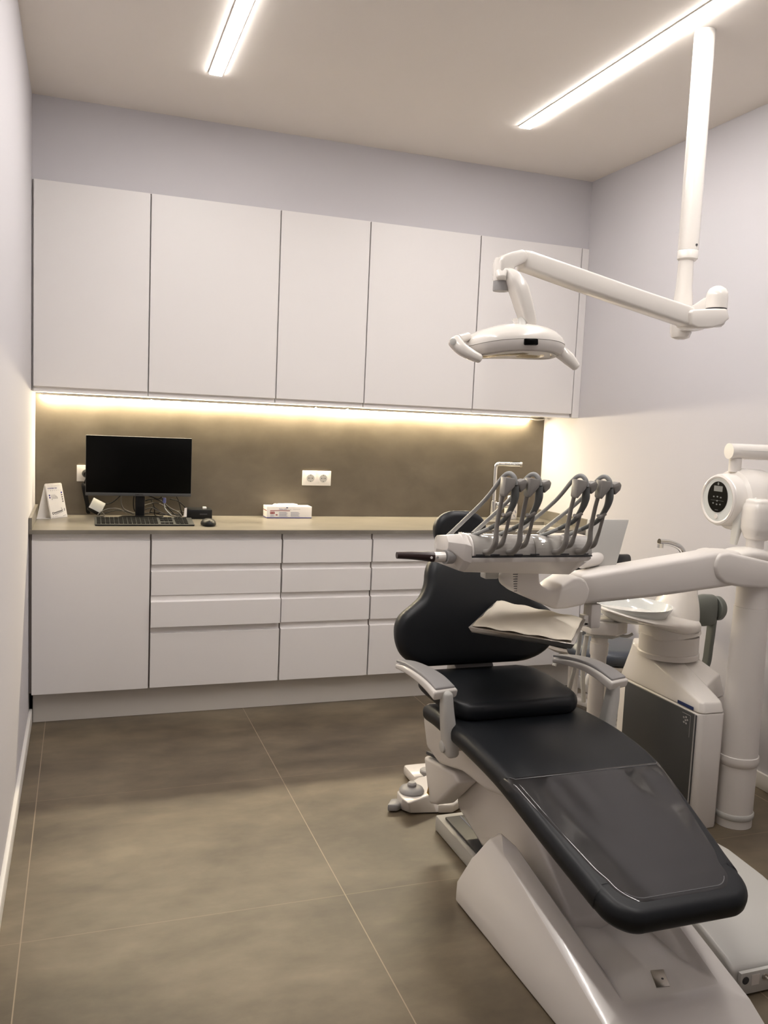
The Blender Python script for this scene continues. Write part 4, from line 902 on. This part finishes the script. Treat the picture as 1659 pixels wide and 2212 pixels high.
ob('rear_tube', tube([(1.83,2.76,.62),(1.828,2.77,.50),(1.85,2.78,.35)], .009), 'pale', sa)
ob('suction_hose', tube([(1.6708, 2.5600, 0.6914),(1.6746, 2.5700, 0.6267),(1.6710, 2.5800, 0.5566),(1.6699, 2.6000, 0.4826),(1.6953, 2.6600, 0.3748)], .0075, n=12), 'pale', sa)

# ------------------------------------------------------------------ stools
def stool(name, label, cx, cy, seat_z, yaw_, bx_, bz, kind):
    t = thing(name, label, 'stool', (cx,cy,0))
    ob('seat', lathe([(.02,seat_z-.055),(.15,seat_z-.055),(.178,seat_z-.045),(.185,seat_z-.02),(.175,seat_z),(.13,seat_z+.008),(.02,seat_z+.010)], (cx,cy,0), n=48), kind, t, smooth=60)
    ob('seat_pan', lathe([(.05,seat_z-.10),(.12,seat_z-.095),(.168,seat_z-.07),(.17,seat_z-.056)], (cx,cy,0), n=44), 'white2', t)
    ob('gas_column', lathe([(.026,.09),(.026,seat_z-.10)], (cx,cy,0), n=28), 'enamel', t)
    ob('height_lever', tube([(cx-.04,cy-.03,seat_z-.09),(cx-.12,cy-.07,seat_z-.095),(cx-.15,cy-.085,seat_z-.105),(cx-.165,cy-.09,seat_z-.14)], [.008,.009,.012,.010], n=12), 'pale', t)
    for k in range(5):
        a = yaw_+k*2*PI/5; d = Vector((math.cos(a),math.sin(a),0)); c = Vector((cx,cy,0))
        lg = ob('star_leg', sweep([c+d*.015+Vector((0,0,.105)), c+d*.12+Vector((0,0,.095)), c+d*.235+Vector((0,0,.066))], [(.026,.018),(.020,.014),(.014,.009)], k=4, n=20, ex=-.6, round_end=.008), 'enamel', t)
        cc_ = c+d*.225; s_ = Vector((-d.y,d.x,0))
        ob('caster', lathe([(.001,-.013),(.024,-.013),(.027,-.009),(.027,.009),(.024,.013),(.001,.013)], (cc_.x,cc_.y,.0275), s_, n=24), 'grey', lg)
        ob('caster_stem', lathe([(.006,.04),(.006,.064)], (cc_.x,cc_.y,0), n=10), 'grey', lg)
    return t
sA = stool('operator_stool', 'round blue-grey stool with grey-green backrest bracket between cuspidor and right wall', 2.175, 3.10, .478, .5, 0, 0, 'leather2')
ob('back_shell', sweep([(2.30,2.83,.69),(2.34,2.80,.692),(2.385,2.785,.694),(2.425,2.785,.694)], [(.030,.040),(.035,.058),(.038,.066),(.036,.064)], k=4, n=28, ex=2.4, round_end=.012), 'greengrey', sA)
ob('back_hub', lathe([(.046,0),(.050,.004),(.050,.022),(.044,.030)], (2.44,2.785,.700), (1,0,0), n=36), 'greengrey', sA)
ob('back_bar', sweep([(2.438,2.785,.66),(2.432,2.785,.55),(2.425,2.79,.46),(2.40,2.83,.40),(2.28,2.96,.385)], [(.020,.010),(.019,.010),(.019,.010),(.019,.010),(.019,.010)], upv=(1,0,0), k=5, n=20, ex=-.6), 'greengrey', sA)
sB = stool('assistant_stool', 'black upholstered stool seen behind the instrument table at the back', 2.26, 3.50, .44, .15, 0, 0, 'leather')
ob('backrest', sweep([(2.06,3.37,.795),(2.14,3.325,.798),(2.24,3.31,.800),(2.34,3.325,.799),(2.425,3.37,.797)], [(.018,.032),(.022,.038),(.024,.040),(.022,.040),(.020,.034)], k=5, n=24, ex=2.5, round_end=.016), 'leather', sB)
ob('back_bar', tube([(2.25,3.325,.785),(2.25,3.315,.60),(2.25,3.32,.40),(2.26,3.42,.345)], .010, n=12), 'pale', sB)
ob('side_slot', B((2.17,2.34,3.327,3.333,.367,.378)), 'ink', sB)
ob('blue_tab', B((2.235,2.265,3.905,3.9295,.735,.79), b=.003), 'blue', sink_cabinet)

# ------------------------------------------------------------------ X-ray head on wall arm
xr = thing('xray_head', 'round white X-ray head with oval black keypad on a wall arm', 'x-ray machine', (2.30,2.52,1.165))
xc = Vector((2.185,2.515,1.168)); xn = Vector((-1,.02,0)).normalized()
ob('head_body', lathe([(.10,-.20),(.113,-.17),(.116,-.10),(.108,-.055),(.096,-.045),(.094,-.004),(.090,.001)], xc, xn, n=64), 'enamel', xr)
ob('face_ring', lathe([(.090,.001),(.090,.006),(.084,.009),(.079,.007),(.078,.004)], xc, xn, n=64), 'white', xr)
ob('face_plate', lathe([(.079,.0035),(.079,.0052)], xc, xn, n=56), 'ceramic', xr)
fa, fb = Vector((0,-1,0)), Vector((0,0,1)); fo = xc+xn*.0055
fa = fb.cross(xn).normalized()
bm = bmesh.new(); disc_patch(bm, fo, fa, fb, 0.0, .010, .052, .056, t=.0012, n=48); kp = ob('keypad', bm, 'screen', xr, label='black oval keypad')
fo2 = fo+xn*.0014
bm = bmesh.new(); quad_patch(bm, fo2, fa, fb, -.021,.024,.030,.050); ob('display', bm, 'lcd', kp, smooth=0)
bm = bmesh.new()
for dx, dz in ((-.019,.010),(0,.011),(.018,.009),(0,-.004),(-.020,-.014),(-.001,-.017),(.017,-.016)): disc_patch(bm, fo2, fa, fb, dx, dz, .0042, .0026)
disc_patch(bm, fo2, fa, fb, 0, .058, .004, .005); quad_patch(bm, fo2, fa, fb, -.008,.008,-.038,-.0365); quad_patch(bm, fo2, fa, fb, -.034,.034,-.0032,-.0026)
ob('key_marks', bm, 'lcd', kp, smooth=0)
bm = bmesh.new(); disc_patch(bm, fo, fa, fb, 0, -.061, .0085, .0085, t=.002); ob('release_button', bm, 'white', xr)
ob('hanger_neck', lathe([(.022,0),(.022,.05)], (2.245,2.515,1.27), n=32), 'white2', xr)
ob('wall_arm', tube([(2.212,2.515,1.345),(2.30,2.505,1.345),(2.45,2.485,1.345),(2.575,2.47,1.345)], .0285, k=4, n=28), 'enamel', xr)
ob('arm_seam', tube([(2.225,2.4863,1.349),(2.30,2.4763,1.349),(2.45,2.4563,1.349),(2.57,2.4415,1.349)], .0009, k=4, n=6), 'pale', xr)
ob('wall_mount', B((2.568,2.589,2.38,2.56,1.25,1.44), b=.006), 'enamel', xr)

# ------------------------------------------------------------------ upright holder on top of the column arm
uh = thing('column_top_arm', 'white rounded upright housing standing on the column arm at the right edge', 'housing', (2.25,2.36,1.02))
ob('turret_foot', lathe([(.030,1.008),(.030,1.05),(.034,1.06)], (CX-.008,2.385,0), n=36), 'white2', uh)
ob('turret', sweep([(CX-.006,2.385,1.052),(CX-.004,2.385,1.075),(CX,2.385,1.11),(CX,2.385,1.15),(CX,2.385,1.17)], [(.040,.036),(.050,.046),(.054,.05),(.052,.048),(.045,.042)], upv=(0,-1,0), k=4, n=32, ex=3.2, round_end=.014), 'enamel', uh)
ob('bracket', sweep([(2.20,2.44,1.015),(2.208,2.44,1.06),(2.216,2.435,1.12),(2.232,2.42,1.158),(2.255,2.40,1.17)], [(.014,.006),(.018,.009),(.020,.012),(.020,.012),(.018,.010)], upv=(1,0,0), k=5, n=20, ex=-.6), 'pale', uh)

# ------------------------------------------------------------------ floor box beside the chair base
fb_ = thing('floor_connection_box', 'low greyish-white connection cover on the floor right of the chair base', 'connection box', (1.72,1.75,0))
bm = bmesh.new()
sec = lambda x0, x1, y, z: [bm.verts.new((x0,y,.001)), bm.verts.new((x1,y,.001)), bm.verts.new((x1,y,z)), bm.verts.new((x0,y,z))]
rings = [sec(1.545,1.86,1.590,.068), sec(1.545,1.87,1.62,.085), sec(1.545,1.88,1.72,.112), sec(1.545,1.88,1.85,.135), sec(1.545,1.87,1.98,.150), sec(1.56,1.86,2.05,.150)]
for a, b_ in zip(rings, rings[1:]):
    for i in range(4): bm.faces.new((a[i],a[(i+1)%4],b_[(i+1)%4],b_[i]))
bm.faces.new(rings[0][::-1]); bm.faces.new(rings[-1]); bmesh.ops.recalc_face_normals(bm, faces=bm.faces[:])
bmesh.ops.bevel(bm, geom=[e for e in bm.edges if e.calc_face_angle(0) > .5], offset=.010, segments=3, profile=.5, affect='EDGES', clamp_overlap=True)
ob('cover', bm, 'pale', fb_, smooth=50)
ob('outlet_plate', B((1.562,1.84,1.578,1.589,.006,.064), b=.001), 'pale', fb_)
ob('side_slot', B((1.527,1.544,1.60,1.66,.01,.060), b=.001), 'dgrey', fb_)
ob('round_port', lathe([(.010,0),(.010,.001)], (1.577,1.5778,.044), (0,-1,0), n=24), 'ink', fb_)
bm = B((1.596,1.620,1.5772,1.5778,.0275,.0555)); ob('port_frame', bm, 'white2', fb_)
ob('valve', lathe([(.008,0),(.008,.004),(.004,.0045),(.004,.018)], (1.636,1.5778,.045), (0,-1,0), n=20), 'steel', fb_)
